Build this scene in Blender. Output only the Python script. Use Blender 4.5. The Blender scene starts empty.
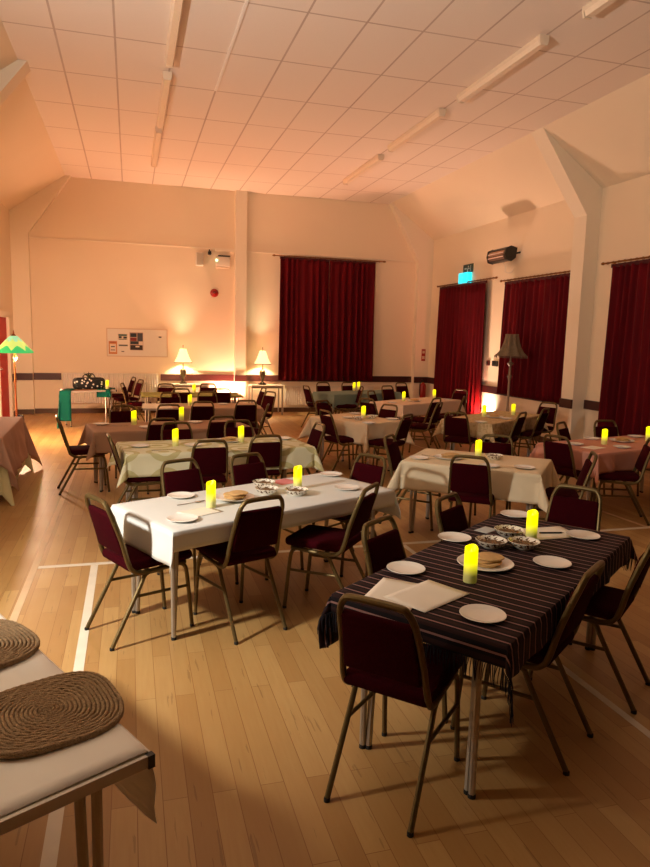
import bpy, math, random
from mathutils import Vector, Matrix, Quaternion
random.seed(7)
PI = math.pi
COL = bpy.context.scene.collection
R = math.radians
XL, XR, YB, YF = -2.25, 6.84, 15.0, -3.5
ZE, ZC = 4.02, 4.78           # eaves and flat ceiling
CXL, CXR = -1.2, 5.75         # flat ceiling limits
EXPO = 0.66
TT = .655                      # table top height

# ------------------------------------------------------------------ materials
def srgb(r, g, b):
    f = lambda c: (c / 255 / 12.92) if c / 255 <= .04045 else ((c / 255 + .055) / 1.055) ** 2.4
    return (f(r), f(g), f(b), 1)

class NT:
    def __init__(s, name):
        s.m = bpy.data.materials.new(name); s.m.use_nodes = True
        s.t = s.m.node_tree; s.n = s.t.nodes; s.b = s.n['Principled BSDF']; s.out = s.n['Material Output']
    def add(s, kind, **kw):
        n = s.n.new(kind)
        for k, v in kw.items():
            if k.startswith('i_'):
                n.inputs[k[2:].replace('_', ' ')].default_value = v
            else: setattr(n, k, v)
        return n
    def l(s, a, b): s.t.links.new(a, b)
    def math(s, op, a, b=None, c=None):
        n = s.n.new('ShaderNodeMath'); n.operation = op
        for i, v in enumerate((a, b, c)):
            if v is None: continue
            if isinstance(v, (int, float)): n.inputs[i].default_value = v
            else: s.l(v, n.inputs[i])
        return n.outputs[0]
    def mix(s, fac, a, b):
        n = s.n.new('ShaderNodeMix'); n.data_type = 'RGBA'
        for sock, v in ((n.inputs[0], fac), (n.inputs[6], a), (n.inputs[7], b)):
            if isinstance(v, (int, float, tuple)): sock.default_value = v
            else: s.l(v, sock)
        return n.outputs[2]
    def noise(s, scale, vec=None, detail=3, rough=.5):
        n = s.add('ShaderNodeTexNoise'); n.inputs['Scale'].default_value = scale
        n.inputs['Detail'].default_value = detail; n.inputs['Roughness'].default_value = rough
        if vec is not None: s.l(vec, n.inputs['Vector'])
        return n.outputs['Fac']
    def coord(s, which='Object'):
        return s.add('ShaderNodeTexCoord').outputs[which]
    def sep(s, v):
        n = s.add('ShaderNodeSeparateXYZ'); s.l(v, n.inputs[0]); return n.outputs
    def bump(s, h, strength=.3, dist=.01):
        n = s.add('ShaderNodeBump'); n.inputs['Strength'].default_value = strength; n.inputs['Distance'].default_value = dist
        s.l(h, n.inputs['Height']); s.l(n.outputs[0], s.b.inputs['Normal'])
    def col(s, v):
        if isinstance(v, tuple): s.b.inputs['Base Color'].default_value = v
        else: s.l(v, s.b.inputs['Base Color'])

MATS = {}
def plain(name, c, rough=.6, metal=0, var=.12, scale=30, emis=None, es=0, bump=0, spec=None, sheen=0):
    """base colour with a little procedural variation"""
    if name in MATS: return MATS[name]
    t = NT(name); v = t.coord()
    d = tuple(x * (1 - var) for x in c[:3]) + (1,)
    n = t.noise(scale, v)
    t.col(t.mix(n, d, c))
    t.b.inputs['Roughness'].default_value = rough; t.b.inputs['Metallic'].default_value = metal
    if spec is not None: t.b.inputs['Specular IOR Level'].default_value = spec
    if sheen: t.b.inputs['Sheen Weight'].default_value = sheen
    if emis: t.b.inputs['Emission Color'].default_value = emis; t.b.inputs['Emission Strength'].default_value = es
    if bump: t.bump(t.noise(scale * 4, v), bump, .004)
    MATS[name] = t.m
    return t.m

def m_floor():
    t = NT('maple_strip_floor'); v = t.coord(); x, y, z = t.sep(v)
    cmb = t.add('ShaderNodeCombineXYZ'); t.l(y, cmb.inputs[0]); t.l(x, cmb.inputs[1])
    br = t.add('ShaderNodeTexBrick'); t.l(cmb.outputs[0], br.inputs['Vector'])
    br.offset = .37; br.offset_frequency = 2; br.squash = 1.0
    br.inputs['Scale'].default_value = 1; br.inputs['Mortar Size'].default_value = .0016
    br.inputs['Mortar Smooth'].default_value = .3; br.inputs['Bias'].default_value = 0
    br.inputs['Brick Width'].default_value = 1.15; br.inputs['Row Height'].default_value = .09
    br.inputs['Color1'].default_value = srgb(198, 168, 110); br.inputs['Color2'].default_value = srgb(162, 128, 76)
    br.inputs['Mortar'].default_value = srgb(110, 72, 34)
    mp = t.add('ShaderNodeMapping'); mp.inputs['Scale'].default_value = (14, 1.0, 1); t.l(v, mp.inputs[0])
    g = t.noise(4, mp.outputs[0], 5, .6)
    c = t.mix(t.math('MULTIPLY', g, .55), br.outputs['Color'], srgb(150, 100, 52))
    big = t.noise(.5, v, 3)
    c = t.mix(t.math('MULTIPLY', big, .5), c, srgb(172, 118, 64))
    scuff = t.math('GREATER_THAN', t.noise(3.2, mp.outputs[0], 4), .66)
    c = t.mix(t.math('MULTIPLY', scuff, .35), c, srgb(92, 58, 28))
    t.col(c); t.b.inputs['Roughness'].default_value = .42
    rr = t.math('MULTIPLY_ADD', t.noise(3, v), .2, .33); t.l(rr, t.b.inputs['Roughness'])
    t.bump(br.outputs['Fac'], .15, -.002)
    return t.m

def m_ceiling():
    t = NT('ceiling_tiles'); v = t.coord(); x, y, z = t.sep(v)
    def line(s, off, per, w):
        a = t.math('ADD', s, -off + 100 * per); a = t.math('MODULO', a, per)
        a = t.math('SUBTRACT', a, per / 2); a = t.math('ABSOLUTE', a)
        return t.math('GREATER_THAN', a, per / 2 - w)
    lx = line(x, -1.309, .6, .011); ly = line(y, 7.95, 1.2, .011)
    ln = t.math('MAXIMUM', lx, ly)
    sp = t.math('MULTIPLY', t.noise(90, v, 2), .25)
    c = t.mix(sp, srgb(240, 226, 212), srgb(205, 190, 178))
    wob = t.math('MULTIPLY', t.noise(1.5, v), .8)
    c = t.mix(t.math('MULTIPLY', ln, t.math('MULTIPLY_ADD', wob, .5, .3)), c, srgb(150, 112, 88))
    t.col(c); t.b.inputs['Roughness'].default_value = .9
    t.bump(t.noise(60, v), .15, .004)
    return t.m

def m_wall(name, c):
    t = NT(name); v = t.coord()
    a = t.math('MULTIPLY', t.noise(1.2, v, 4), .35)
    t.col(t.mix(a, c, tuple(q * .86 for q in c[:3]) + (1,)))
    t.b.inputs['Roughness'].default_value = .75
    t.bump(t.noise(45, v, 4), .12, .004)
    return t.m

def m_fabric(name, c, c2):
    t = NT(name); v = t.coord()
    n = t.noise(160, v, 2)
    t.col(t.mix(n, c, c2)); t.b.inputs['Roughness'].default_value = .95
    t.b.inputs['Specular IOR Level'].default_value = .06
    t.bump(n, .25, .002)
    return t.m

def m_cloth(name, c, kind=None, c2=None, c3=None, rough=.85):
    t = NT(name); uv = t.coord('UV'); x, y, z = t.sep(uv)
    v = t.coord()
    base = t.mix(t.math('MULTIPLY', t.noise(9, v, 3), .3), c, tuple(q * .85 for q in c[:3]) + (1,))
    if kind == 'stripe':
        a = t.math('MODULO', t.math('ADD', x, 10), .058)
        thin = t.math('LESS_THAN', a, .0085)
        b = t.math('LESS_THAN', t.math('ABSOLUTE', t.math('SUBTRACT', a, .034)), .010)
        base = t.mix(t.math('MULTIPLY', b, .8), base, c3)
        base = t.mix(t.math('MULTIPLY', thin, .95), base, c2)
    elif kind == 'rings':
        def tri(s, per):
            m = t.math('MODULO', t.math('ADD', s, 20 * per), per); return t.math('SUBTRACT', m, per / 2)
        def rings(px, py, per):
            dx, dy = tri(px, per), tri(py, per)
            d = t.math('SQRT', t.math('ADD', t.math('MULTIPLY', dx, dx), t.math('MULTIPLY', dy, dy)))
            return d
        d = rings(x, t.math('ADD', y, .11), .36)
        disc = t.math('LESS_THAN', d, .155)
        inner = t.math('LESS_THAN', d, .105)
        core = t.math('LESS_THAN', d, .05)
        base = t.mix(disc, base, c2); base = t.mix(inner, base, c3); base = t.mix(core, base, c2)
    elif kind == 'damask':
        n = t.noise(22, uv, 4); m = t.math('GREATER_THAN', n, .53)
        base = t.mix(t.math('MULTIPLY', m, .75), base, c2)
    elif kind == 'weave':
        n = t.noise(260, uv, 1); base = t.mix(t.math('MULTIPLY', n, .4), base, c2)
    t.col(base); t.b.inputs['Roughness'].default_value = rough
    t.b.inputs['Specular IOR Level'].default_value = .2
    t.bump(t.noise(14, v, 4), .12, .01)
    return t.m

def m_curtain():
    t = NT('red_velvet_curtain'); v = t.coord()
    mp = t.add('ShaderNodeMapping'); mp.inputs['Scale'].default_value = (1, 1, .08); t.l(v, mp.inputs[0])
    n = t.noise(12, mp.outputs[0], 3)
    t.col(t.mix(n, srgb(118, 10, 22), srgb(52, 3, 10)))
    t.b.inputs['Roughness'].default_value = .8; t.b.inputs['Sheen Weight'].default_value = .08
    t.b.inputs['Sheen Tint'].default_value = srgb(220, 60, 70); t.b.inputs['Specular IOR Level'].default_value = .15
    return t.m

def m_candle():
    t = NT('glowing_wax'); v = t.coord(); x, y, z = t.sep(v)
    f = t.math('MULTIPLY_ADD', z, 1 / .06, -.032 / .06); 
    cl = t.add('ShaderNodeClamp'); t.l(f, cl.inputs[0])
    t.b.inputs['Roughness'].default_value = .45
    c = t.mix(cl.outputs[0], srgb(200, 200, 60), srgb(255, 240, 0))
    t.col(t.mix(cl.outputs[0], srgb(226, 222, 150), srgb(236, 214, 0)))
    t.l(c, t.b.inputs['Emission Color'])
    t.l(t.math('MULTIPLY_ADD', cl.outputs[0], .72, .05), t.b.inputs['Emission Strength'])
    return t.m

def m_green_shade():
    t = NT('green_glass_shade'); v = t.coord(); x, y, z = t.sep(v)
    an = t.math('ARCTAN2', y, x)
    sc = t.math('ABSOLUTE', t.math('SINE', t.math('MULTIPLY', an, 4)))
    h1 = t.math('MULTIPLY_ADD', sc, .07, -.215)     # lower scallop
    low = t.math('LESS_THAN', z, h1)
    mid = t.math('LESS_THAN', z, t.math('MULTIPLY_ADD', t.math('SUBTRACT', 1, sc), .05, -.085))
    c = t.mix(mid, srgb(170, 245, 190), srgb(215, 250, 130))
    c = t.mix(low, c, srgb(60, 210, 115))
    t.col(c); t.b.inputs['Roughness'].default_value = .3
    t.l(c, t.b.inputs['Emission Color']); t.b.inputs['Emission Strength'].default_value = .42
    return t.m

def m_lampshade():
    t = NT('pleated_lampshade'); v = t.coord(); x, y, z = t.sep(v)
    an = t.math('ARCTAN2', y, x); s = t.math('SINE', t.math('MULTIPLY', an, 40))
    c = t.mix(t.math('MULTIPLY_ADD', s, .2, .2), srgb(255, 236, 170), srgb(236, 190, 110))
    t.col(c); t.l(c, t.b.inputs['Emission Color']); t.b.inputs['Emission Strength'].default_value = .95
    t.b.inputs['Transmission Weight'].default_value = 0
    return t.m

def m_spots():
    t = NT('spotted_bag_fabric'); v = t.coord()
    vo = t.add('ShaderNodeTexVoronoi'); vo.inputs['Scale'].default_value = 16; t.l(v, vo.inputs['Vector'])
    t.col(t.mix(t.math('LESS_THAN', vo.outputs['Distance'], .28), srgb(14, 14, 16), srgb(225, 220, 210)))
    t.b.inputs['Roughness'].default_value = .7
    return t.m

def m_seagrass():
    t = NT('seagrass_braid'); v = t.coord()
    w = t.noise(130, v, 3)
    t.col(t.mix(w, srgb(100, 76, 52), srgb(196, 164, 122))); t.b.inputs['Roughness'].default_value = .85
    t.bump(t.noise(220, v, 3), .9, .006)
    return t.m

M_FLOOR, M_CEIL = m_floor(), m_ceiling()
M_WALL = m_wall('cream_wall_paint', srgb(238, 220, 192))
M_TRIMW = m_wall('cream_trim_paint', srgb(240, 226, 202))
M_WOOD = plain('dark_red_wood', srgb(66, 18, 15), .5, var=.35, scale=9)
M_SKIRT = plain('brown_skirting', srgb(92, 58, 36), .5, var=.3, scale=8)
M_PAD = m_fabric('maroon_upholstery', srgb(62, 3, 12), srgb(34, 1, 6))
M_FRAME = plain('antique_gold_metal', srgb(114, 94, 56), .42, .65, .35, 60)
M_RUB = plain('black_rubber', srgb(24, 22, 20), .7)
M_TUBE = plain('grey_steel_tube', srgb(178, 168, 154), .35, .6)
M_TTOP = plain('pale_laminate', srgb(226, 216, 196), .4)
M_TEDGE = plain('aluminium_edge', srgb(204, 196, 186), .45, .3)
M_CHINA = plain('white_china', srgb(240, 236, 228), .18, var=.02)
M_CANDLE, M_GREEN, M_SHADE, M_CURT = m_candle(), m_green_shade(), m_lampshade(), m_curtain()
M_PAPER = plain('white_paper', srgb(240, 236, 228), .7, var=.05, scale=6)
_n = M_PAPER.node_tree.nodes; _b = _n.new('ShaderNodeBump'); _b.inputs['Strength'].default_value = .5; _b.inputs['Distance'].default_value = .03
_t = _n.new('ShaderNodeTexNoise'); _t.inputs['Scale'].default_value = 5; M_PAPER.node_tree.links.new(_t.outputs['Fac'], _b.inputs['Height']); M_PAPER.node_tree.links.new(_b.outputs[0], _n['Principled BSDF'].inputs['Normal'])
M_SHEET = plain('menu_paper', srgb(238, 230, 216), .75, var=.04, scale=8)
M_STEEL = plain('cutlery_steel', srgb(190, 186, 180), .25, 1)
M_BLACK = plain('black_plastic', srgb(20, 19, 18), .4)
M_WHITEP = plain('white_plastic', srgb(226, 216, 200), .45, var=.05)
M_BRASS = plain('brass_pole', srgb(140, 92, 44), .35, .8)

# ------------------------------------------------------------------ mesh builder
class MB:
    def __init__(s): s.v = []; s.f = []; s.uv = None
    def raw(s, vs, fs):
        o = len(s.v); s.v += [tuple(p) for p in vs]; s.f += [tuple(i + o for i in f) for f in fs]; return s
    def box(s, cx, cy, cz, sx, sy, sz, rot=0):
        c, n = math.cos(rot), math.sin(rot); P = []
        for dz in (-.5, .5):
            for dx, dy in ((-.5, -.5), (.5, -.5), (.5, .5), (-.5, .5)):
                x, y = dx * sx, dy * sy
                P.append((cx + c * x - n * y, cy + n * x + c * y, cz + dz * sz))
        return s.raw(P, [(3, 2, 1, 0), (4, 5, 6, 7), (0, 1, 5, 4), (1, 2, 6, 5), (2, 3, 7, 6), (3, 0, 4, 7)])
    def rbox(s, cx, cy, cz, sx, sy, sz, r, k=3, M=None, puff=0):
        """box with rounded edges; M an optional matrix applied after"""
        def axis(h):
            h2 = h - r; a = [-h2 - r + r * (1 - math.cos(i / k * PI / 2)) for i in range(k)]
            a = [-h + r * (1 - math.cos(i / k * PI / 2)) for i in range(k)] + [-h2, 0, h2]
            return a + [-q for q in a[:k][::-1]]
        X, Y, Z = axis(sx / 2), axis(sy / 2), axis(sz / 2); H = (sx / 2, sy / 2, sz / 2)
        for ax in range(3):
            A, B = [(Y, Z), (Z, X), (X, Y)][ax]
            for sg in (-1, 1):
                vs = []
                for a in A:
                    for b in B:
                        p = [0, 0, 0]; p[ax] = sg * H[ax]; p[(ax + 1) % 3] = a; p[(ax + 2) % 3] = b
                        q = [max(-H[i] + r, min(H[i] - r, p[i])) for i in range(3)]
                        d = Vector([p[i] - q[i] for i in range(3)])
                        if d.length > 1e-9: d = d.normalized() * r
                        w = Vector(q) + d
                        if puff: w[2] += puff * (1 - (w[0] / H[0]) ** 2) * (1 - (w[1] / H[1]) ** 2) * (1 if w[2] > 0 else 0)
                        if M is not None: w = M @ w
                        vs.append((w[0] + cx, w[1] + cy, w[2] + cz))
                n, m = len(A), len(B); fs = []
                for i in range(n - 1):
                    for j in range(m - 1):
                        f = (i * m + j, (i + 1) * m + j, (i + 1) * m + j + 1, i * m + j + 1)
                        fs.append(f if sg > 0 else f[::-1])
                s.raw(vs, fs)
        return s
    def tube(s, path, r, n=8, closed=False, cap=True, flat=1.0):
        P = [Vector(p) for p in path]; L = len(P); rings = []
        up = Vector((0, 0, 1)); prev = None
        for i, p in enumerate(P):
            a = P[(i - 1) % L] if (i or closed) else P[i]; b = P[(i + 1) % L] if (i < L - 1 or closed) else P[i]
            t = (b - a).normalized()
            if prev is None:
                n1 = t.cross(up)
                if n1.length < 1e-4: n1 = t.cross(Vector((1, 0, 0)))
            else: n1 = prev - t * prev.dot(t)
            n1.normalize(); prev = n1; n2 = t.cross(n1)
            rr = r[i] if isinstance(r, (list, tuple)) else r
            rings.append([p + (n1 * math.cos(2 * PI * k / n) + n2 * math.sin(2 * PI * k / n) * flat) * rr for k in range(n)])
        vs = [q for rg in rings for q in rg]; fs = []
        for i in range(L if closed else L - 1):
            j = (i + 1) % L
            for k in range(n):
                fs.append((i * n + k, i * n + (k + 1) % n, j * n + (k + 1) % n, j * n + k))
        if cap and not closed:
            fs.append(tuple(range(n))[::-1]); fs.append(tuple((L - 1) * n + k for k in range(n)))
        return s.raw(vs, fs)
    def lathe(s, prof, n=24, cx=0, cy=0, cz=0, sq=None):
        vs = []; fs = []; m = len(prof)
        for i in range(n):
            a = 2 * PI * i / n
            k = 1 if sq is None else sq(a)
            for r, z in prof: vs.append((cx + r * k * math.cos(a), cy + r * k * math.sin(a), cz + z))
        for i in range(n):
            j = (i + 1) % n
            for q in range(m - 1):
                fs.append((i * m + q, j * m + q, j * m + q + 1, i * m + q + 1))
        return s.raw(vs, fs)
    def prism(s, poly, axis, a, b):
        """polygon extruded along an axis (0 x, 1 y, 2 z) from a to b"""
        def P(p, t):
            return (t, p[0], p[1]) if axis == 0 else (p[0], t, p[1]) if axis == 1 else (p[0], p[1], t)
        n = len(poly)
        vs = [P(p, a) for p in poly] + [P(p, b) for p in poly]
        fs = [tuple(range(n))[::-1], tuple(range(n, 2 * n))] + [(i, (i + 1) % n, n + (i + 1) % n, n + i) for i in range(n)]
        return s.raw(vs, fs)
    def build(s, name, mat, parent=None, smooth=True, loc=None, rz=0, ang=35):
        me = bpy.data.meshes.new(name); me.from_pydata(s.v, [], s.f); me.update()
        import bmesh
        bm = bmesh.new(); bm.from_mesh(me)
        bmesh.ops.remove_doubles(bm, verts=bm.verts, dist=1e-5)
        bmesh.ops.recalc_face_normals(bm, faces=bm.faces); bm.to_mesh(me); bm.free()
        if mat: me.materials.append(mat)
        if smooth:
            me.shade_smooth(); me.set_sharp_from_angle(angle=R(ang))
        o = bpy.data.objects.new(name, me); COL.objects.link(o)
        if parent is not None: o.parent = parent
        if loc is not None: o.location = loc
        o.rotation_euler.z = rz
        return o

def curve(pts, k=6, closed=False):
    """Catmull-Rom through points"""
    P = [Vector(p) for p in pts]; n = len(P); out = []
    rng = n if closed else n - 1
    for i in range(rng):
        if closed: a, b, c, d = P[(i - 1) % n], P[i], P[(i + 1) % n], P[(i + 2) % n]
        else: a, b, c, d = P[max(i - 1, 0)], P[i], P[i + 1], P[min(i + 2, n - 1)]
        for j in range(k):
            t = j / k
            out.append(.5 * ((2 * b) + (-a + c) * t + (2 * a - 5 * b + 4 * c - d) * t * t + (-a + 3 * b - 3 * c + d) * t ** 3))
    if not closed: out.append(P[-1])
    return out

def tag(o, label=None, cat=None, group=None, kind=None):
    if label: o['label'] = label
    if cat: o['category'] = cat
    if group: o['group'] = group
    if kind: o['kind'] = kind
    return o
def thing(name, label, cat, loc=(0, 0, 0), rz=0, group=None):
    o = bpy.data.objects.new(name, None); COL.objects.link(o); o.empty_display_size = .1
    o.location = loc; o.rotation_euler.z = rz
    return tag(o, label, cat, group)
def dup(root, loc, rz, label):
    r = root.copy(); COL.objects.link(r); r.location = loc; r.rotation_euler.z = rz; r['label'] = label
    for ch in list(root.children):
        c = ch.copy(); COL.objects.link(c); c.parent = r
        for g in list(ch.children):
            d = g.copy(); COL.objects.link(d); d.parent = c
    return r
def struct(name, mb, mat, smooth=False):
    return tag(mb.build(name, mat, None, smooth), kind='structure')
CHAIRS=[
('c1', 0.067, 3.845, 26, 'red padded chair at the left end of the front white table'),
('c2', 0.583, 3.825, 112, 'dark padded chair at the near side of the front white table'),
('c3', 1.169, 3.927, 140, 'dark padded chair at the right corner of the front white table, seat turned left'),
('c4', 0.444, 4.519, -64, 'chair tucked behind the front white table, left one of its far side'),
('c5', 0.95, 4.697, -64, 'chair tucked behind the front white table, middle one of its far side'),
('c24', 1.523, 4.636, -150, 'chair facing us beyond the right end of the front white table'),
('c6', 0.61, 5.954, 97, 'chair seen from behind at the pale green circle patterned table, left of the near pair'),
('c7', 1.139, 6.191, 97, 'chair seen from behind at the pale green circle patterned table, right of the near pair'),
('c8', 0.094, 6.085, 6, 'chair seen edge on at the left end of the pale green patterned table'),
('c10', 1.608, 6.669, 186, 'chair at the right end of the pale green patterned table'),
('c31', 0.99, 2.235, 44, 'maroon chair with gold frame in the foreground at the end of the striped table'),
('c29', 1.59, 2.4, 127, 'chair seen edge on at the near long side of the striped table'),
('c30', 2.169, 2.708, 128, 'red chair cut by the right edge of the photo beside the striped table'),
('c25', 1.33, 2.783, -53, 'chair facing us behind the left part of the striped table'),
('c26', 1.905, 3.193, -53, 'chair behind the striped table by its far side, near the cream table legs'),
('c28', 2.441, 3.327, -143, 'chair facing us at the far right end of the striped table'),
('c9', -0.468, 7.537, 8, 'chair standing clear at the left end of the brown clothed table'),
('T4fa', 0.276, 7.527, 99, 'chair seen from behind at the brown clothed table, left of the near pair'),
('T4fb', 0.93, 7.7, 99, 'chair seen from behind at the brown clothed table, right of the near pair'),
('T3ba', 0.473, 6.618, -82, 'chair facing us behind the pale green patterned table, left of the far pair'),
('T3bb', 1.12, 6.733, -82, 'chair facing us behind the pale green patterned table, right of the far pair'),
('T4ba', -0.06, 8.329, -80, 'chair facing us behind the left end of the brown clothed table'),
('T4bb', 0.451, 9.001, 92, 'chair seen from behind at the tan clothed table with bare left end, left one'),
('T4bc', 0.918, 9.39, 92, 'chair seen from behind at the tan clothed table with bare left end, middle one'),
('c51', 1.52, 9.55, 95, 'chair seen from behind at the right part of the bare ended tan table'),
('c50', 1.457, 8.753, 165, 'maroon chair turned left at the aisle, nearest of three below the right lamp'),
('c49', 1.941, 10.664, 205, 'maroon chair in front of the right hand lamp stand, middle of three'),
('c48', 1.965, 11.619, 185, 'chair seen edge on right below the right hand table lamp'),
('d1', 0.584, 10.263, -88, 'chair facing us behind the tan table with bare left end, left one'),
('d2', 1.169, 10.468, -88, 'chair facing us behind the tan table with bare left end, right one'),
('d4', 0.786, 11.633, 92, 'chair seen from behind at the olive clothed table, left one of its near side'),
('d6', 1.468, 11.666, 92, 'chair against the bright wall glow at the olive clothed table, right near one'),
('d3', 0.611, 12.221, -90, 'chair facing us beyond the olive clothed table, below the left hand lamp'),
('d5', 1.373, 12.283, -90, 'chair facing us beyond the olive clothed table, right one'),
('e1', -0.213, 14.275, 195, 'chair leaning by the radiator under the notice board'),
('e2', -0.078, 13.477, 200, 'chair seen edge on by the radiator, right of the leaning one'),
('e3', 0.127, 12.521, -10, 'chair seen edge on between the green clothed table and the radiator'),
('c11', 2.574, 7.994, 14, 'chair with seat turned right at the left side of the cream table, nearest'),
('c12', 2.769, 8.978, -60, 'chair at the far left corner of the cream table with draped corner'),
('c21', 3.183, 8.497, 208, 'small chair facing left behind the right side of the draped cream table'),
('c22', 3.007, 7.651, 132, 'dark chair at the near right corner of the draped cream table'),
('c20', 3.666, 9.675, 30, 'dark chair at the left end of the long pale pink table'),
('c19', 4.234, 10.851, -45, 'chair behind the left end of the long pale pink table'),
('c17', 4.913, 12.027, -70, 'left one of two chairs standing clear beyond the long pale pink table'),
('c18', 5.558, 12.928, -75, 'right one of two chairs beyond the long pale pink table, by the corner column'),
('c16', 3.912, 12.036, 172, 'chair turned left at the near right side of the teal clothed table'),
('c13', 3.43, 12.233, 10, 'chair standing clear at the left end of the teal clothed table'),
('c14', 3.8, 12.87, -80, 'chair behind the teal clothed table below the curtain, left one'),
('c15', 4.35, 12.92, -80, 'chair behind the teal clothed table below the curtain, right one'),
('c39', 4.106, 9.086, 138, 'dark chair with seat turned left at the near right of the long pale pink table'),
('c40', 4.448, 9.846, 125, 'chair mostly hidden behind another at the near side of the pale pink table'),
('c41', 5.681, 11.21, -150, 'chair facing left at the right end of the pale pink table'),
('c42', 4.973, 10.023, 150, 'chair in front of the red lit curtain beside the pale pink table'),
('c23', 2.523, 5.602, -40, 'chair at the left corner of the cream table in mid room'),
('c27', 2.697, 4.857, 53, 'chair seen from behind at the near side of the cream table in mid room'),
('c36', 3.401, 4.757, 150, 'chair seen edge on between the cream table and the dusky pink table'),
('c37', 3.205, 5.436, -125, 'chair facing us behind the cream table in mid room'),
('c38', 4.114, 7.826, 48, 'chair seen from behind at the left end of the patterned table by the floor lamp'),
('c43', 4.674, 7.788, 128, 'chair turned left at the near side of the patterned table, left of two'),
('c44', 5.333, 8.252, 126, 'chair turned left at the near side of the patterned table, right of two'),
('c45', 5.86, 8.737, 205, 'chair at the far right end of the patterned table, under the middle curtain'),
('c32', 4.226, 5.671, 20, 'chair at the left end of the dusky pink table, in front of another'),
('c33', 4.865, 6.318, -55, 'chair beside the wall column at the far left of the dusky pink table'),
('c34', 5.374, 6.399, -95, 'dark chair against the right curtain behind the dusky pink table'),
('c35', 4.546, 5.392, 150, 'chair cut by the right edge of the photo at the dusky pink table'),
]
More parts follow.
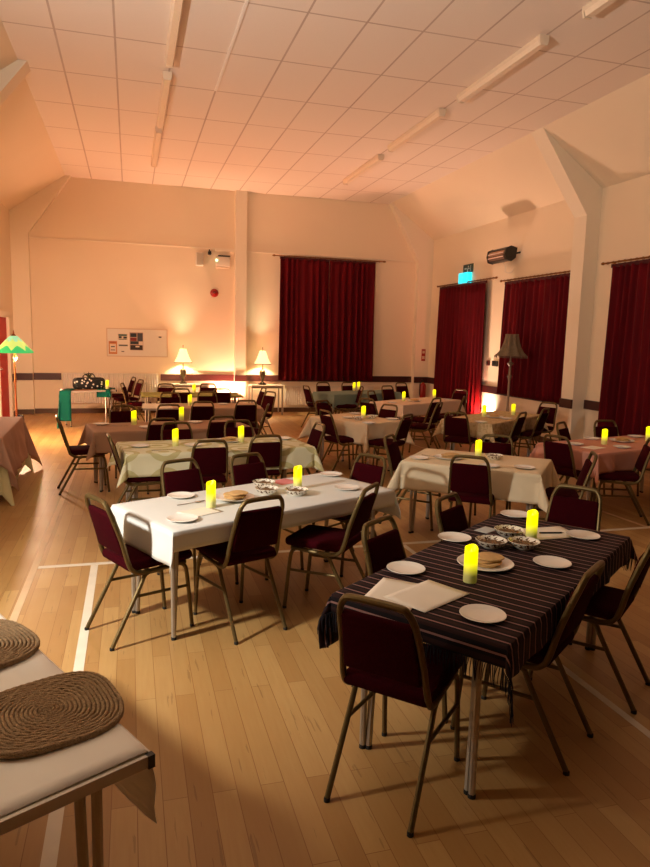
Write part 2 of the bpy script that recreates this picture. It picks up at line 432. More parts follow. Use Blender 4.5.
ITEMS=[
('plate', 0.296, 4.266, 0, 'white plate at the back left corner of the front white table', 0.667),
('plate', 0.265, 3.712, 0, 'white plate at the front left corner of the front white table', 0.667),
('plate', 1.444, 4.773, 0, 'white plate at the far right corner of the front white table', 0.667),
('plate', 1.421, 4.308, 0, 'white plate at the near right of the front white table', 0.667),
('candle', 0.453, 3.975, 0, 'lit yellow pillar candle on the left half of the front white table', 0.667),
('candle', 1.084, 4.366, 0, 'lit yellow pillar candle on the right half of the front white table', 0.667),
('bread_plate', 0.618, 4.154, 0, 'plate of flatbreads on the front white table behind the chair back', 0.667),
('bowl', 0.871, 4.465, 0, 'small patterned bowl on the front white table, rear of the middle pair', 0.667),
('bowl', 0.851, 4.26, 0, 'small patterned bowl on the front white table, front of the middle pair', 0.667),
('bowl', 1.035, 4.193, 0, 'small patterned bowl in front of the right candle on the front white table', 0.667),
('napkin', 1.042, 4.602, 26, 'pink paper napkin on the front white table', 0.667),
('fork', 0.343, 4.083, 20, 'fork beside the back left plate of the front white table', 0.667),
('menu', 0.377, 3.869, 30, 'white menu sheet on the left half of the front white table', 0.667),
('plate', 1.174, 2.681, 0, 'white plate at the back left of the black striped table', 0.667),
('plate', 1.259, 2.143, 0, 'white plate at the near corner of the black striped table', 0.667),
('plate', 1.885, 2.615, 0, 'white plate at the middle of the near long side of the striped table', 0.667),
('plate', 2.326, 2.976, 0, 'white plate at the right end of the black striped table', 0.667),
('plate', 2.199, 3.442, 0, 'white plate at the far corner of the black striped table', 0.667),
('plate', 1.614, 3.075, 0, 'white plate at the middle of the far side of the striped table', 0.667),
('candle', 1.392, 2.493, 0, 'lit yellow pillar candle nearest to us on the striped table', 0.667),
('candle', 2.008, 2.979, 0, 'lit yellow pillar candle further back on the striped table', 0.667),
('bread_plate', 1.564, 2.668, 0, 'plate of stacked round flatbreads on the striped table', 0.667),
('bowl', 1.734, 2.912, 0, 'flower rimmed bowl on the striped table, left of three', 0.667),
('bowl', 1.889, 2.863, 0, 'flower rimmed bowl on the striped table, right of three', 0.667),
('bowl', 1.931, 3.068, 0, 'flower rimmed bowl on the striped table, rear of three', 0.667),
('menu', 1.025, 2.431, 50, 'blank paper sheet at the left end of the striped table, lower of two', 0.667),
('menu', 1.139, 2.38, 28, 'blank paper sheet at the left end of the striped table, upper of two', 0.6685),
('menu', 2.177, 3.077, 0, 'blank paper sheet behind the rear candle on the striped table', 0.667),
('pen', 2.19, 3.059, -10, 'dark pen lying on the paper behind the rear candle', 0.6685),
('card', 1.866, 3.197, 30, 'small bluish card at the far side of the striped table', 0.667),
('plate', 0.072, 6.304, 0, 'plate at the left end of the pale green patterned table', 0.667),
('knife', 0.267, 6.082, 10, 'knife near the left candle of the pale green patterned table', 0.667),
('candle', 0.39, 6.323, 0, 'lit yellow candle on the left half of the pale green patterned table', 0.667),
('plate', 0.55, 6.303, 0, 'plate right of the left candle on the pale green table', 0.667),
('candle', 1.026, 6.463, 0, 'lit yellow candle on the right half of the pale green patterned table', 0.667),
('bread_plate', 0.906, 6.509, 0, 'plate of food left of the right candle on the pale green table', 0.667),
('plate', 1.479, 6.61, 0, 'plate at the right end of the pale green patterned table', 0.667),
('plate', -0.331, 7.922, 0, 'plate at the left end of the brown clothed table', 0.667),
('knife', -0.135, 7.774, 5, 'knife at the left half of the brown clothed table', 0.667),
('candle', 0.027, 7.892, 0, 'lit yellow candle on the left half of the brown clothed table', 0.667),
('candle', 0.585, 8.275, 0, 'lit yellow candle between chairs on the brown clothed table', 0.667),
('plate', 0.724, 8.019, 0, 'plate right of the middle candle on the brown clothed table', 0.667),
('plate', 0.164, 7.619, 0, 'plate near the left candle of the brown clothed table', 0.667),
('candle', 0.832, 10.025, 0, 'lit yellow candle on the tan table with bare left end', 0.667),
('candle', 1.09, 12.261, 0, 'lit yellow candle on the olive clothed table', 0.667),
('plate', 1.336, 10.161, 0, 'plate on the right half of the bare ended tan table', 0.667),
('plate', 2.42, 5.347, 0, 'plate at the left corner of the cream table in mid room', 0.667),
('plate', 3.125, 4.798, 0, 'plate at the right end of the cream table in mid room', 0.667),
('plate', 2.86, 4.905, 0, 'plate right of the chair back on the cream table in mid room', 0.667),
('candle', 2.981, 5.319, 0, 'lit yellow candle on the cream table in mid room', 0.667),
('bowl', 3.089, 5.227, 0, 'patterned bowl right of the candle on the cream table in mid room', 0.667),
('bread_plate', 2.697, 5.323, 0, 'plate of food left of the candle on the cream table in mid room', 0.667),
('fork', 2.574, 5.453, -60, 'fork by the left plate of the cream table in mid room', 0.667),
('plate', 2.818, 7.754, 0, 'plate at the near corner of the draped cream table', 0.667),
('candle', 2.941, 8.321, 0, 'lit yellow candle on the draped cream table', 0.667),
('bowl', 2.796, 8.113, 0, 'bowl left of the candle on the draped cream table', 0.667),
('plate', 2.733, 8.335, 0, 'plate at the left side of the draped cream table', 0.667),
('bowl', 3.04, 8.258, 0, 'bowl right of the candle on the draped cream table', 0.667),
('plate', 3.272, 8.132, 0, 'plate at the right corner of the draped cream table', 0.667),
('plate', 2.982, 8.788, 0, 'plate at the far side of the draped cream table', 0.667),
('candle', 4.494, 10.672, 0, 'lit yellow candle on the left half of the long pale pink table', 0.667),
('candle', 5.296, 11.166, 0, 'lit yellow candle on the right half of the long pale pink table', 0.667),
('bread_plate', 4.655, 10.598, 0, 'plate of food between the candles of the long pale pink table', 0.667),
('plate', 5.41, 10.87, 0, 'plate at the right end of the long pale pink table', 0.667),
('plate', 4.15, 10.342, 0, 'plate at the left end of the long pale pink table', 0.667),
('candle', 4.363, 12.966, 0, 'lit yellow candle on the teal clothed table, left of two', 0.667),
('candle', 4.524, 13.156, 0, 'lit yellow candle on the teal clothed table, right of two', 0.667),
('candle', 4.751, 8.376, 0, 'lit yellow candle on the patterned table, left of the floor lamp', 0.667),
('candle', 5.305, 8.528, 0, 'lit yellow candle on the patterned table, right of the floor lamp', 0.667),
('plate', 4.348, 7.732, 0, 'plate at the near corner of the patterned table by the floor lamp', 0.667),
('bread_plate', 4.836, 8.251, 0, 'plate of food between the candles of the patterned table', 0.667),
('plate', 4.916, 8.071, 0, 'plate at the near side of the patterned table by the floor lamp', 0.667),
('candle', 4.765, 5.884, 0, 'lit yellow candle on the dusky pink table below the right curtain', 0.667),
('candle', 5.439, 6.015, 0, 'lit yellow candle at the right edge of the photo on the pink table', 0.667),
('plate', 4.796, 5.65, 0, 'white plate at the near side of the dusky pink table', 0.667),
('plate', 5.527, 6.308, 0, 'white plate at the far side of the dusky pink table', 0.667),
('plate', 4.88, 6.227, 0, 'white plate left of the candle at the far side of the pink table', 0.667),
('plate', 4.416, 5.893, 0, 'white plate at the left end of the dusky pink table', 0.667),
('bread_plate', 5.102, 6.018, 0, 'plate of food between the candles of the dusky pink table', 0.667),
('menu', 4.48, 5.69, 20, 'pale menu sheet at the left front of the dusky pink table', 0.667),
]
# ------------------------------------------------------------------ room shell
T = .15
struct('floor', MB().box((XL + XR) / 2, (YB + YF) / 2, -T / 2, XR - XL + 2 * T, YB - YF + 2 * T, T), M_FLOOR)
struct('ceiling', MB().box((CXL + CXR) / 2, (YB + YF) / 2, ZC + T / 2, CXR - CXL, YB - YF + 2 * T, T), M_CEIL)
struct('ceiling_left', MB().prism([(CXL, ZC), (CXL, ZC + T), (XL - T, ZE + .05), (XL - T, ZE - .1), (XL, ZE)], 1, YF - T, YB + T), M_WALL)
struct('ceiling_right', MB().prism([(CXR, ZC), (CXR, ZC + T), (XR + T, ZE + .05), (XR + T, ZE - .1), (XR, ZE)], 1, YF - T, YB + T), M_WALL)
gable = [(XL - T, 0), (XR + T, 0), (XR + T, ZE), (CXR, ZC + .1), (CXL, ZC + .1), (XL - T, ZE)]
struct('wall_back', MB().prism(gable, 1, YB, YB + T), M_WALL)
struct('wall_front', MB().prism(gable, 1, YF - T, YF), m_wall('dark_unseen_wall', srgb(70, 44, 34)))  # unseen end wall, coloured dark to cut bounced light near the camera
struct('wall_right', MB().box(XR + T / 2, (YB + YF) / 2, ZE / 2, T, YB - YF, ZE), M_WALL)
DY0, DY1, DZ = 13.0, 14.12, 1.93        # doorway in the left wall
wl = MB().box(XL - T / 2, (YF + DY0) / 2, ZE / 2, T, DY0 - YF, ZE)
wl.box(XL - T / 2, (DY1 + YB) / 2, ZE / 2, T, YB - DY1, ZE).box(XL - T / 2, (DY0 + DY1) / 2, (ZE + DZ) / 2, T, DY1 - DY0, ZE - DZ)
struct('wall_left', wl, M_WALL)
d = struct('door_1', MB().box(XL - .035, (DY0 + DY1) / 2, DZ / 2, .045, DY1 - DY0, DZ), plain('red_door_paint', srgb(190, 14, 20), .6))
MB().tube([(XL - .013, DY0 + .1, 1.0), (XL + .04, DY0 + .1, 1.0), (XL + .04, DY0 + .22, 1.0)], .012).build('door_handle', M_STEEL, d)
fr = MB()
for y in (DY0 - .05, DY1 + .05): fr.box(XL + .01, y, (DZ + .05) / 2, .06, .11, DZ + .05)
fr.box(XL + .01, (DY0 + DY1) / 2, DZ + .055, .06, DY1 - DY0 + .21, .11)
struct('trim_1', fr, M_TRIMW)
# portal frames: posts with sloping gussets
def portal(name, y0, y1, d, zk, left):
    poly = [(XR, 0), (XR - d, 0), (XR - d, zk), (CXR - .0, ZC), (CXR + .06, ZC), (XR, ZE)]
    if left: poly = [(XL, 0), (XL + d, 0), (XL + d, zk), (CXL + .10, ZC), (CXL - .06, ZC), (XL, ZE)]
    struct(name, MB().prism(poly, 1, y0, y1), M_TRIMW)
portal('trim_2', 8.95, 9.25, .235, 3.62, False)
portal('trim_3', 8.95, 9.25, .235, 3.62, True)
portal('trim_4', 14.82, YB, .36, 3.5, False)
portal('trim_5', 14.86, YB, .33, 3.62, True)
portal('trim_6', 2.95, 3.25, .235, 3.62, False)
struct('trim_7', MB().box(2.335, YB - .06, ZC / 2, .25, .12, ZC), M_TRIMW)
# white strip replacing one ceiling bar
struct('trim_8', MB().box(1.09, 7.9, ZC - .006, .03, 2.45, .012), plain('white_strip', srgb(250, 244, 234), .5))
# dado rails and skirtings
DZ0, DZ1 = .70, .84
def rail(name, segs, z0, z1, mat, t=.03):
    m = MB()
    for ax, a, b, w in segs:
        sgn = {'b': -1, 'r': -1, 'l': 1}[ax]
        if ax == 'b': m.box((a + b) / 2, w - t / 2, (z0 + z1) / 2, b - a, t, z1 - z0)
        elif ax == 'r': m.box(w - t / 2, (a + b) / 2, (z0 + z1) / 2, t, b - a, z1 - z0)
        else: m.box(w + t / 2, (a + b) / 2, (z0 + z1) / 2, t, b - a, z1 - z0)
    struct(name, m, mat)
CY = YB - .18; LY = YB - .14
rail('trim_9', [('b', XL + .03, -1.92, LY), ('b', -1.92, -1.39, YB), ('b', .62, 2.21, YB), ('b', 2.21, 2.46, YB - .12), ('b', 2.46, 6.48, YB), ('b', 6.48, XR - .03, CY)], DZ0, DZ1, M_WOOD)
rail('trim_10', [('r', 9.25, CY, XR), ('r', 8.95, 9.25, XR - .235), ('r', YF, 8.95, XR)], DZ0, DZ1, M_WOOD)
rail('trim_11', [('l', DY1 + .1, LY, XL), ('l', YF, DY0 - .11, XL)], DZ0, DZ1, M_WOOD)
rail('baseboard_back', [('b', XL + .02, -1.92, LY), ('b', -1.92, 2.21, YB), ('b', 2.21, 2.46, YB - .12), ('b', 2.46, 6.48, YB), ('b', 6.48, XR - .02, CY)], 0, .1, M_SKIRT, .022)
rail('baseboard_right', [('r', 9.25, CY, XR), ('r', 8.95, 9.25, XR - .235), ('r', YF, 8.95, XR)], 0, .1, M_SKIRT, .022)
rail('baseboard_left', [('l', DY1 + .11, LY, XL), ('l', YF, DY0 - .11, XL)], 0, .1, M_SKIRT, .022)
struct('trim_12', MB().box(.13, YB - .012, 3.555, 4.1, .02, .022).box(4.45, YB - .012, 3.53, 3.95, .02, .022), M_TRIMW)
# court lines painted on the boards
M_LINE = plain('white_line_paint', srgb(236, 226, 206), .55, var=.25, scale=8)
M_LINE2 = plain('pale_line_paint', srgb(224, 190, 150), .55, var=.25, scale=8)
def fline(name, x0, y0, x1, y1, w, mat):
    a = math.atan2(y1 - y0, x1 - x0); L = math.hypot(x1 - x0, y1 - y0)
    struct(name, MB().box((x0 + x1) / 2, (y0 + y1) / 2, .0008, L, w, .0016, a), mat)
fline('trim_13', -.275, -2, -.275, 5.0, .05, M_LINE)
fline('trim_14', -.66, 5.03, 5.6, 5.05, .05, M_LINE)
fline('trim_15', 2.16, -1, 2.16, 5.0, .04, M_LINE)
fline('trim_16', 4.66, 2.0, 4.66, 5.0, .04, M_LINE)
fline('trim_17', -.685, 2.0, -.685, 11.0, .045, M_LINE2)
fline('trim_18', 4.66, 5.08, 4.4, 11.0, .04, M_LINE2)

# ------------------------------------------------------------------ banquet chairs
def make_chair():
    t = thing('banquet_chair', '', 'chair', group='stacking banquet chairs with maroon pads')
    MB().rbox(0, .01, .437, .385, .40, .055, .024, puff=.014).build('seat', M_PAD, t)
    rail = MB()
    half = [(.165, .17, .398), (.172, .02, .392), (.178, -.10, .392), (.183, -.155, .412), (.184, -.185, .46), (.174, -.215, .58), (.163, -.255, .70), (.155, -.272, .748), (.134, -.283, .785), (.095, -.287, .80)]
    pts = half + [(-x, y, z) for x, y, z in half[::-1]]
    rail.tube(curve(pts, 5), .0135, 10)
    rail.build('back_frame', M_FRAME, t)
    MB().tube([(-.166, .165, .396), (.166, .165, .396)], .010, 8).tube([(-.172, -.06, .394), (.172, -.06, .394)], .010, 8).build('seat_frame', M_FRAME, t)
    bm = Matrix.Rotation(R(16), 4, 'X')
    pad = MB().rbox(0, -.228, .617, .328, .036, .25, .017, M=bm)
    pad.v = [(x * (1 - .45 * (z - .617)), y, z) for x, y, z in pad.v]
    pad.build('backrest', M_PAD, t)
    br = None
    for sx in (-1, 1):
        for z, y in ((.545, -.206), (.69, -.25)):
            MB().rbox(sx * (.172 if z < .6 else .162), y - .002, z, .034, .016, .02, .005, 2).build('bracket', M_FRAME, t)
    for sx in (-1, 1):
        leg = MB().tube(curve([(sx * .168, .13, .396), (sx * .172, .162, .375), (sx * .175, .178, .30), (sx * .180, .205, .012)], 5), .0122, 8).build('leg', M_FRAME, t)
        MB().lathe([(0, 0), (.0132, 0), (.0132, .014), (.012, .016)], 10, sx * .180, .205, 0).build('rubber_foot', M_RUB, leg)
        leg = MB().tube(curve([(sx * .174, -.03, .393), (sx * .177, -.085, .375), (sx * .178, -.12, .31), (sx * .183, -.285, .012)], 5), .0122, 8).build('leg', M_FRAME, t)
        MB().lathe([(0, 0), (.0132, 0), (.0132, .014), (.012, .016)], 10, sx * .183, -.286, 0).build('rubber_foot', M_RUB, leg)
        MB().tube([(sx * .1765, .184, .255), (sx * .179, -.145, .265)], .009, 8).build('stretcher', M_FRAME, t)
    for o in [c for c in t.children] + [g for c in t.children for g in c.children]:
        for v in o.data.vertices: v.co.x *= .9
    return t
OVR = {}
chair0 = make_chair(); first = True
for key, x, y, a, lab in CHAIRS:
    x, y, a = OVR.get(key, (x, y, a))
    if first:
        chair0.location = (x, y, 0); chair0.rotation_euler.z = R(a - 90); chair0['label'] = lab; first = False
    else: dup(chair0, (x, y, 0), R(a - 90), lab)

# ------------------------------------------------------------------ folding tables
def make_table(L, W, x, y, ang, label, z=TT, legs='pair', top=None, name='folding_table'):
    t = thing(name, label, 'table', (x, y, 0), R(ang), 'trestle tables in the hall')
    e = .026
    MB().box(0, 0, z - .012, L - .008, W - .008, .024).build('tabletop', top or M_TTOP, t, False)
    ed = MB()
    for s in (-1, 1):
        ed.box(0, s * (W / 2 - .005), z - .014, L - .02, .010, .030); ed.box(s * (L / 2 - .005), 0, z - .014, .010, W, .030)
    ed.build('edge_trim', M_TEDGE, t, False)
    for sx in (-1, 1):
        for sy in (-1, 1):
            MB().box(sx * (L / 2 - .006), sy * (W / 2 - .006), z - .015, .018, .018, .034).build('corner_cap', M_BLACK, t, False)
            lx, ly = sx * (L / 2 - .065), sy * (W / 2 - .12)
            m = MB()
            m.tube([(lx, ly, .012), (lx + sx * .004, ly, z - .03)], .014, 8)
            if legs == 'pair': m.tube([(lx - sx * .012, ly - sy * .022, .012), (lx - sx * .04, ly - sy * .026, z - .03)], .014, 8)
            lg = m.build('leg', M_TUBE, t)
            ft = MB().lathe([(0, 0), (.0152, 0), (.0152, .014), (.014, .017)], 10, lx, ly, 0)
            if legs == 'pair': ft.lathe([(0, 0), (.0152, 0), (.0152, .014), (.014, .017)], 10, lx - sx * .012, ly - sy * .022, 0)
            ft.build('rubber_foot', M_RUB, lg)
    return t

def make_cloth(L, W, ox, oy, x, y, ang, label, mat, z=TT + .003, seed=0, fold=.012, flare=.36, group='tablecloths', waves=9, name='tablecloth', step=.035, base=.05, wr=.0006, shift=(0, 0), cat='tablecloth'):
    rnd = random.Random(seed); ph = [rnd.uniform(0, 6) for _ in range(6)]
    oxs = ox if isinstance(ox, tuple) else (ox, ox); oys = oy if isinstance(oy, tuple) else (oy, oy)
    def axis(h, o0, o1):
        a = []
        def seg(p, q, st):
            n = max(1, int(round((q - p) / st))); return [p + (q - p) * i / n for i in range(n)]
        if o0 > 0: a += seg(-h - o0, -h - .03, step * .7) + seg(-h - .03, -h, .0075)
        a += seg(-h, h, step * 1.3)
        if o1 > 0: a += seg(h, h + .03, .0075) + seg(h + .03, h + o1, step * .7) + [h + o1]
        else: a += [h]
        return a
    hL, hW = L / 2 + .004, W / 2 + .004
    U, V = axis(hL, *oxs), axis(hW, *oys); vs = []; uv = []
    for u in U:
        for v in V:
            du = max(abs(u) - hL, 0); dv = max(abs(v) - hW, 0); su = 1 if u > 0 else -1; sv = 1 if v > 0 else -1
            px, py = max(-hL, min(hL, u)), max(-hW, min(hW, v)); r = math.hypot(du, dv); zz = z
            if r > 0:
                th = math.atan2(dv, du); s2 = math.sin(2 * th)
                off = r * (base + flare * s2 * s2)
                ripple = fold * min(1, r / .12) * (math.sin(waves * (v if du > 0 else u) * 2.1 + ph[0] + su) + .6 * math.sin(waves * 3.7 * (u + v) + ph[1])) * (1 - s2 * s2)
                off = max(off + ripple, .004 * min(1, r / .01) + .02 * r)
                rd = .02
                if r < rd: drop = r - rd * math.sin(min(1, r / rd) * PI / 2) * .36 ; drop = max(0, r * r / rd * .8); off = max(off, .006 * r / rd)
                else: drop = math.sqrt(max(r * r - off * off, 0)) - .004; off += .004
                fold2 = .06 * s2 * math.cos(3 * th + ph[2]) * r
                px += su * (off * math.cos(th) + fold2 * -math.sin(th)); py += sv * (off * math.sin(th) + fold2 * math.cos(th)); zz = z - drop
            else:
                zz = z + wr * (1 + math.sin(3 * u + 5 * v)) + wr * math.sin(5 * u + ph[3]) * math.sin(6 * v + ph[4])
            vs.append((px + shift[0], py + shift[1], zz)); uv.append((u, v))
    n = len(V); fs = [(i * n + j, (i + 1) * n + j, (i + 1) * n + j + 1, i * n + j + 1) for i in range(len(U) - 1) for j in range(n - 1)]
    me = bpy.data.meshes.new(name); me.from_pydata(vs, [], fs); me.update()
    ul = me.uv_layers.new(name='flat')
    for lp in me.loops: ul.data[lp.index].uv = uv[lp.vertex_index]
    me.materials.append(mat); me.shade_smooth()
    o = bpy.data.objects.new(name, me); COL.objects.link(o); o.location = (x, y, 0); o.rotation_euler.z = R(ang)
    sm = o.modifiers.new('thickness', 'SOLIDIFY'); sm.thickness = .0015; sm.offset = 1
    return tag(o, label, cat, group)

M_C_WHITE = m_cloth('white_cotton', srgb(220, 220, 216))
M_C_BLACK = m_cloth('black_striped_throw', srgb(22, 16, 22), 'stripe', srgb(150, 112, 108), srgb(48, 26, 26))
M_C_GREEN = m_cloth('pale_green_circles', srgb(220, 216, 184), 'rings', srgb(194, 186, 136), srgb(224, 220, 188))
M_C_BROWN = m_cloth('brown_linen', srgb(176, 138, 112), 'weave', srgb(150, 112, 90))
M_C_TAN = m_cloth('tan_linen', srgb(196, 164, 134), 'weave', srgb(170, 138, 112))
M_C_CREAM = m_cloth('cream_linen', srgb(228, 210, 178))
M_C_CREAM2 = m_cloth('warm_cream_linen', srgb(226, 202, 168))
M_C_PINKW = m_cloth('pale_pink_linen', srgb(228, 202, 178))
M_C_TEAL = m_cloth('grey_teal_cloth', srgb(128, 150, 140))
M_C_DAMASK = m_cloth('beige_damask', srgb(206, 184, 144), 'damask', srgb(176, 150, 108))
M_C_DUSKY = m_cloth('dusky_pink_linen', srgb(206, 146, 126))
M_C_MAUVE = m_cloth('mauve_brown_cloth', srgb(186, 150, 132))
M_C_PALEG = m_cloth('pale_yellow_under', srgb(226, 222, 176))
M_C_EMER = m_cloth('emerald_cloth', srgb(0, 84, 74))
M_C_OLIVE = m_cloth('olive_cloth', srgb(150, 146, 84))

# key: (L, W, x, y, angle)
TB = {
 'T1': (1.70, .72, .81, 4.19, 25.9), 'T2': (1.70, .73, 1.68, 2.71, 36.9), 'T3': (1.72, .73, .77, 6.36, 7), 'T4': (1.72, .73, .42, 7.79, 9.5),
 'T5': (1.70, .72, 1.00, 10.0, -2), 'T6': (1.70, .72, 1.03, 12.04, 0), 'T10': (1.14, .80, 2.92, 5.21, -40), 'T11': (1.0, .68, 2.835, 8.30, 118),
 'T12': (1.69, .68, 4.76, 10.71, 30.4), 'T13': (1.65, .68, 4.3, 12.55, 20), 'T14': (1.70, .71, 4.90, 8.35, 35), 'T15': (1.70, .73, 5.01, 5.92, 14.4),
 'T8': (1.70, .73, -1.61, 7.84, 91.9), 'T9': (1.70, .73, -.674, 2.168, 117.3)}
TL = {
 'T1': 'trestle table under the white cloth at the front, left of the striped table', 'T2': 'trestle table under the black striped cloth in the right foreground',
 'T3': 'trestle table under the pale green circle patterned cloth', 'T4': 'trestle table under the brown cloth with a chair at its left end',
 'T5': 'trestle table with bare pale left end showing beside its tan cloth', 'T6': 'olive clothed trestle table in front of the left hand table lamp',
 'T10': 'short table under the cream cloth in mid room, steel legs showing', 'T11': 'trestle table under the cream cloth with a long draped corner',
 'T12': 'trestle table under the long pale pink cloth near the right corner', 'T13': 'trestle table under the teal cloth below the back curtain',
 'T14': 'trestle table under the patterned beige cloth by the dark floor lamp', 'T15': 'trestle table under the dusky pink cloth at the right wall',
 'T8': 'table at the left edge of the photo under two layered cloths', 'T9': 'bare edged table with white paper and woven mats in the left foreground'}
for k, v in TB.items(): make_table(*v, TL[k])
def cl(k, ox, oy, label, mat, seed, **kw): return make_cloth(*TB[k][:2], ox, oy, *TB[k][2:], label, mat, seed=seed, **kw)
cl('T1', .19, (.11, .17), 'plain white cloth on the front table, lit from the left', M_C_WHITE, 1, fold=.006, flare=.25)
c2 = cl('T2', (.08, .12), (.12, .24), 'black cloth with thin pale stripes and fringed ends', M_C_BLACK, 2, fold=.010, step=.025, shift=(0, 0))
cl('T3', .22, .20, 'pale green cloth printed with large circles', M_C_GREEN, 3)
cl('T4', .22, .22, 'plain brown cloth behind the green patterned one', M_C_BROWN, 4)
cl('T10', .25, .24, 'cream cloth on the short table in mid room', M_C_CREAM, 6, flare=.42)
cl('T11', .28, .26, 'cream cloth with one long pointed draped corner', M_C_CREAM2, 7, flare=.42)
cl('T12', .2, .2, 'long pale pink cloth near the fire extinguisher', M_C_PINKW, 8)
cl('T13', (.18, .22), .22, 'grey teal cloth below the back wall curtain', M_C_TEAL, 9)
cl('T14', .2, .19, 'beige patterned cloth beside the dark floor lamp', M_C_DAMASK, 10)
cl('T15', .24, .20, 'dusky pink cloth below the right hand curtain', M_C_DUSKY, 11, flare=.4)
cl('T6', .03, .03, 'olive cloth on the table in front of the left lamp', M_C_OLIVE, 12, fold=.001)
make_cloth(1.28, .72, (0.0, .2), .2, 1.21, 9.993, -2, 'tan cloth leaving the left table end bare', M_C_TAN, seed=5)
x8 = TB['T8']
make_cloth(1.70, .73, .56, .58, *x8[2:], 'pale yellow under cloth at the left edge of the photo', M_C_PALEG, seed=13, fold=.004, flare=.14, waves=5, base=.02)
make_cloth(1.715, .745, (.28, .50), .47, *x8[2:], 'mauve brown cloth at the left edge of the photo', M_C_MAUVE, z=TT + .008, seed=14, fold=.016, flare=.24, waves=5, base=.10)
# fringe of the striped throw: strands along both ends
fm = MB(); L2, W2 = TB['T2'][:2]
for sx, ox in ((-1, .08), (1, .12)):
    for i in range(120):
        v = -W2 / 2 - .2 + (W2 + .32) * i / 119
        e = max(abs(v) - W2 / 2, 0); sv = 1 if v > 0 else -1
        r = math.hypot(ox, e); th = math.atan2(e, ox); s2 = math.sin(2 * th); off = r * (.05 + .36 * s2 * s2)
        px = sx * (L2 / 2 + .012 + off * math.cos(th)); py = sv * (off * math.sin(th)) + max(-W2 / 2, min(W2 / 2, v))
        z0 = TT + .01 - math.sqrt(max(r * r - off * off, 0))
        j = random.uniform(-.012, .012); k = random.uniform(.055, .085)
        fm.tube([(px, py, z0), (px + sx * .006, py + j * .5, z0 - k * .5), (px + sx * .003 + j * .4, py + j, z0 - k)], [.0022, .002, .0012], 4)
fo = fm.build('fringe', plain('fringe_yarn', srgb(26, 22, 34), .9), c2); fo['kind'] = 'stuff'; fo['label'] = 'dark knotted yarn fringe'
# white paper and woven mats on the foreground table

def make_mat(x, y, ang, label, sx, sy, warp):
    t = thing('woven_placemat', label, 'placemat', (x, y, TT + .006), R(ang), 'woven seagrass mats on the foreground table')
    def se(a, r):   # rounded square outline
        c, s = abs(math.cos(a)), abs(math.sin(a)); n = 3.0
        return r / ((c ** n + s ** n) ** (1 / n))
    def zw(px, py): return warp * max(0, (px * .8 + py * .2)) ** 2 * 4 + .004 * math.sin(9 * px) * math.sin(7 * py)
    HB = .0125
    pts = []; turns = 16; per = 64; N = turns * per
    for i in range(N + 1):
        f = i / N; a = i / per * 2 * PI; k = .02 + .98 * f; mixf = min(1, f * 1.5)
        r = k * ((1 - mixf) + mixf * se(a, 1)) ; px, py = sx * r * math.cos(a), sy * r * math.sin(a)
        pts.append((px, py, HB + .0012 * math.sin(i * 1.9) + zw(px, py)))
    co = MB().tube(pts, [.0064 if i % 2 else .0050 for i in range(len(pts))], 6)
    for lv in (.0, .0065):
        co.tube([(sx * se(a, 1.005) * math.cos(a), sy * se(a, 1.005) * math.sin(a), .0060 + lv + zw(sx * se(a, 1) * math.cos(a), sy * se(a, 1) * math.sin(a))) for a in [2 * PI * i / 120 for i in range(120)]], [.0064 if i % 2 else .005 for i in range(120)], 6, closed=True)
    co.build('braided_coil', MATS['sg'], t, ang=60)
    b = MB(); vs = [(0, 0, .004)]; fs = []
    for j in range(1, 9):
        for i in range(40):
            a = 2 * PI * i / 40; r = j / 8 * .97; mf = min(1, j / 8 * 1.5); r *= (1 - mf) + mf * se(a, 1)
            px, py = sx * r * math.cos(a), sy * r * math.sin(a); vs.append((px, py, .004 + zw(px, py)))
    for i in range(40): fs.append((0, 1 + i, 1 + (i + 1) % 40))
    for j in range(7):
        for i in range(40):
            k = (i + 1) % 40; fs.append((1 + j * 40 + i, 1 + (j + 1) * 40 + i, 1 + (j + 1) * 40 + k, 1 + j * 40 + k))
    b.raw(vs, fs).build('backing', MATS['sg'], t)
MATS['sg'] = m_seagrass()

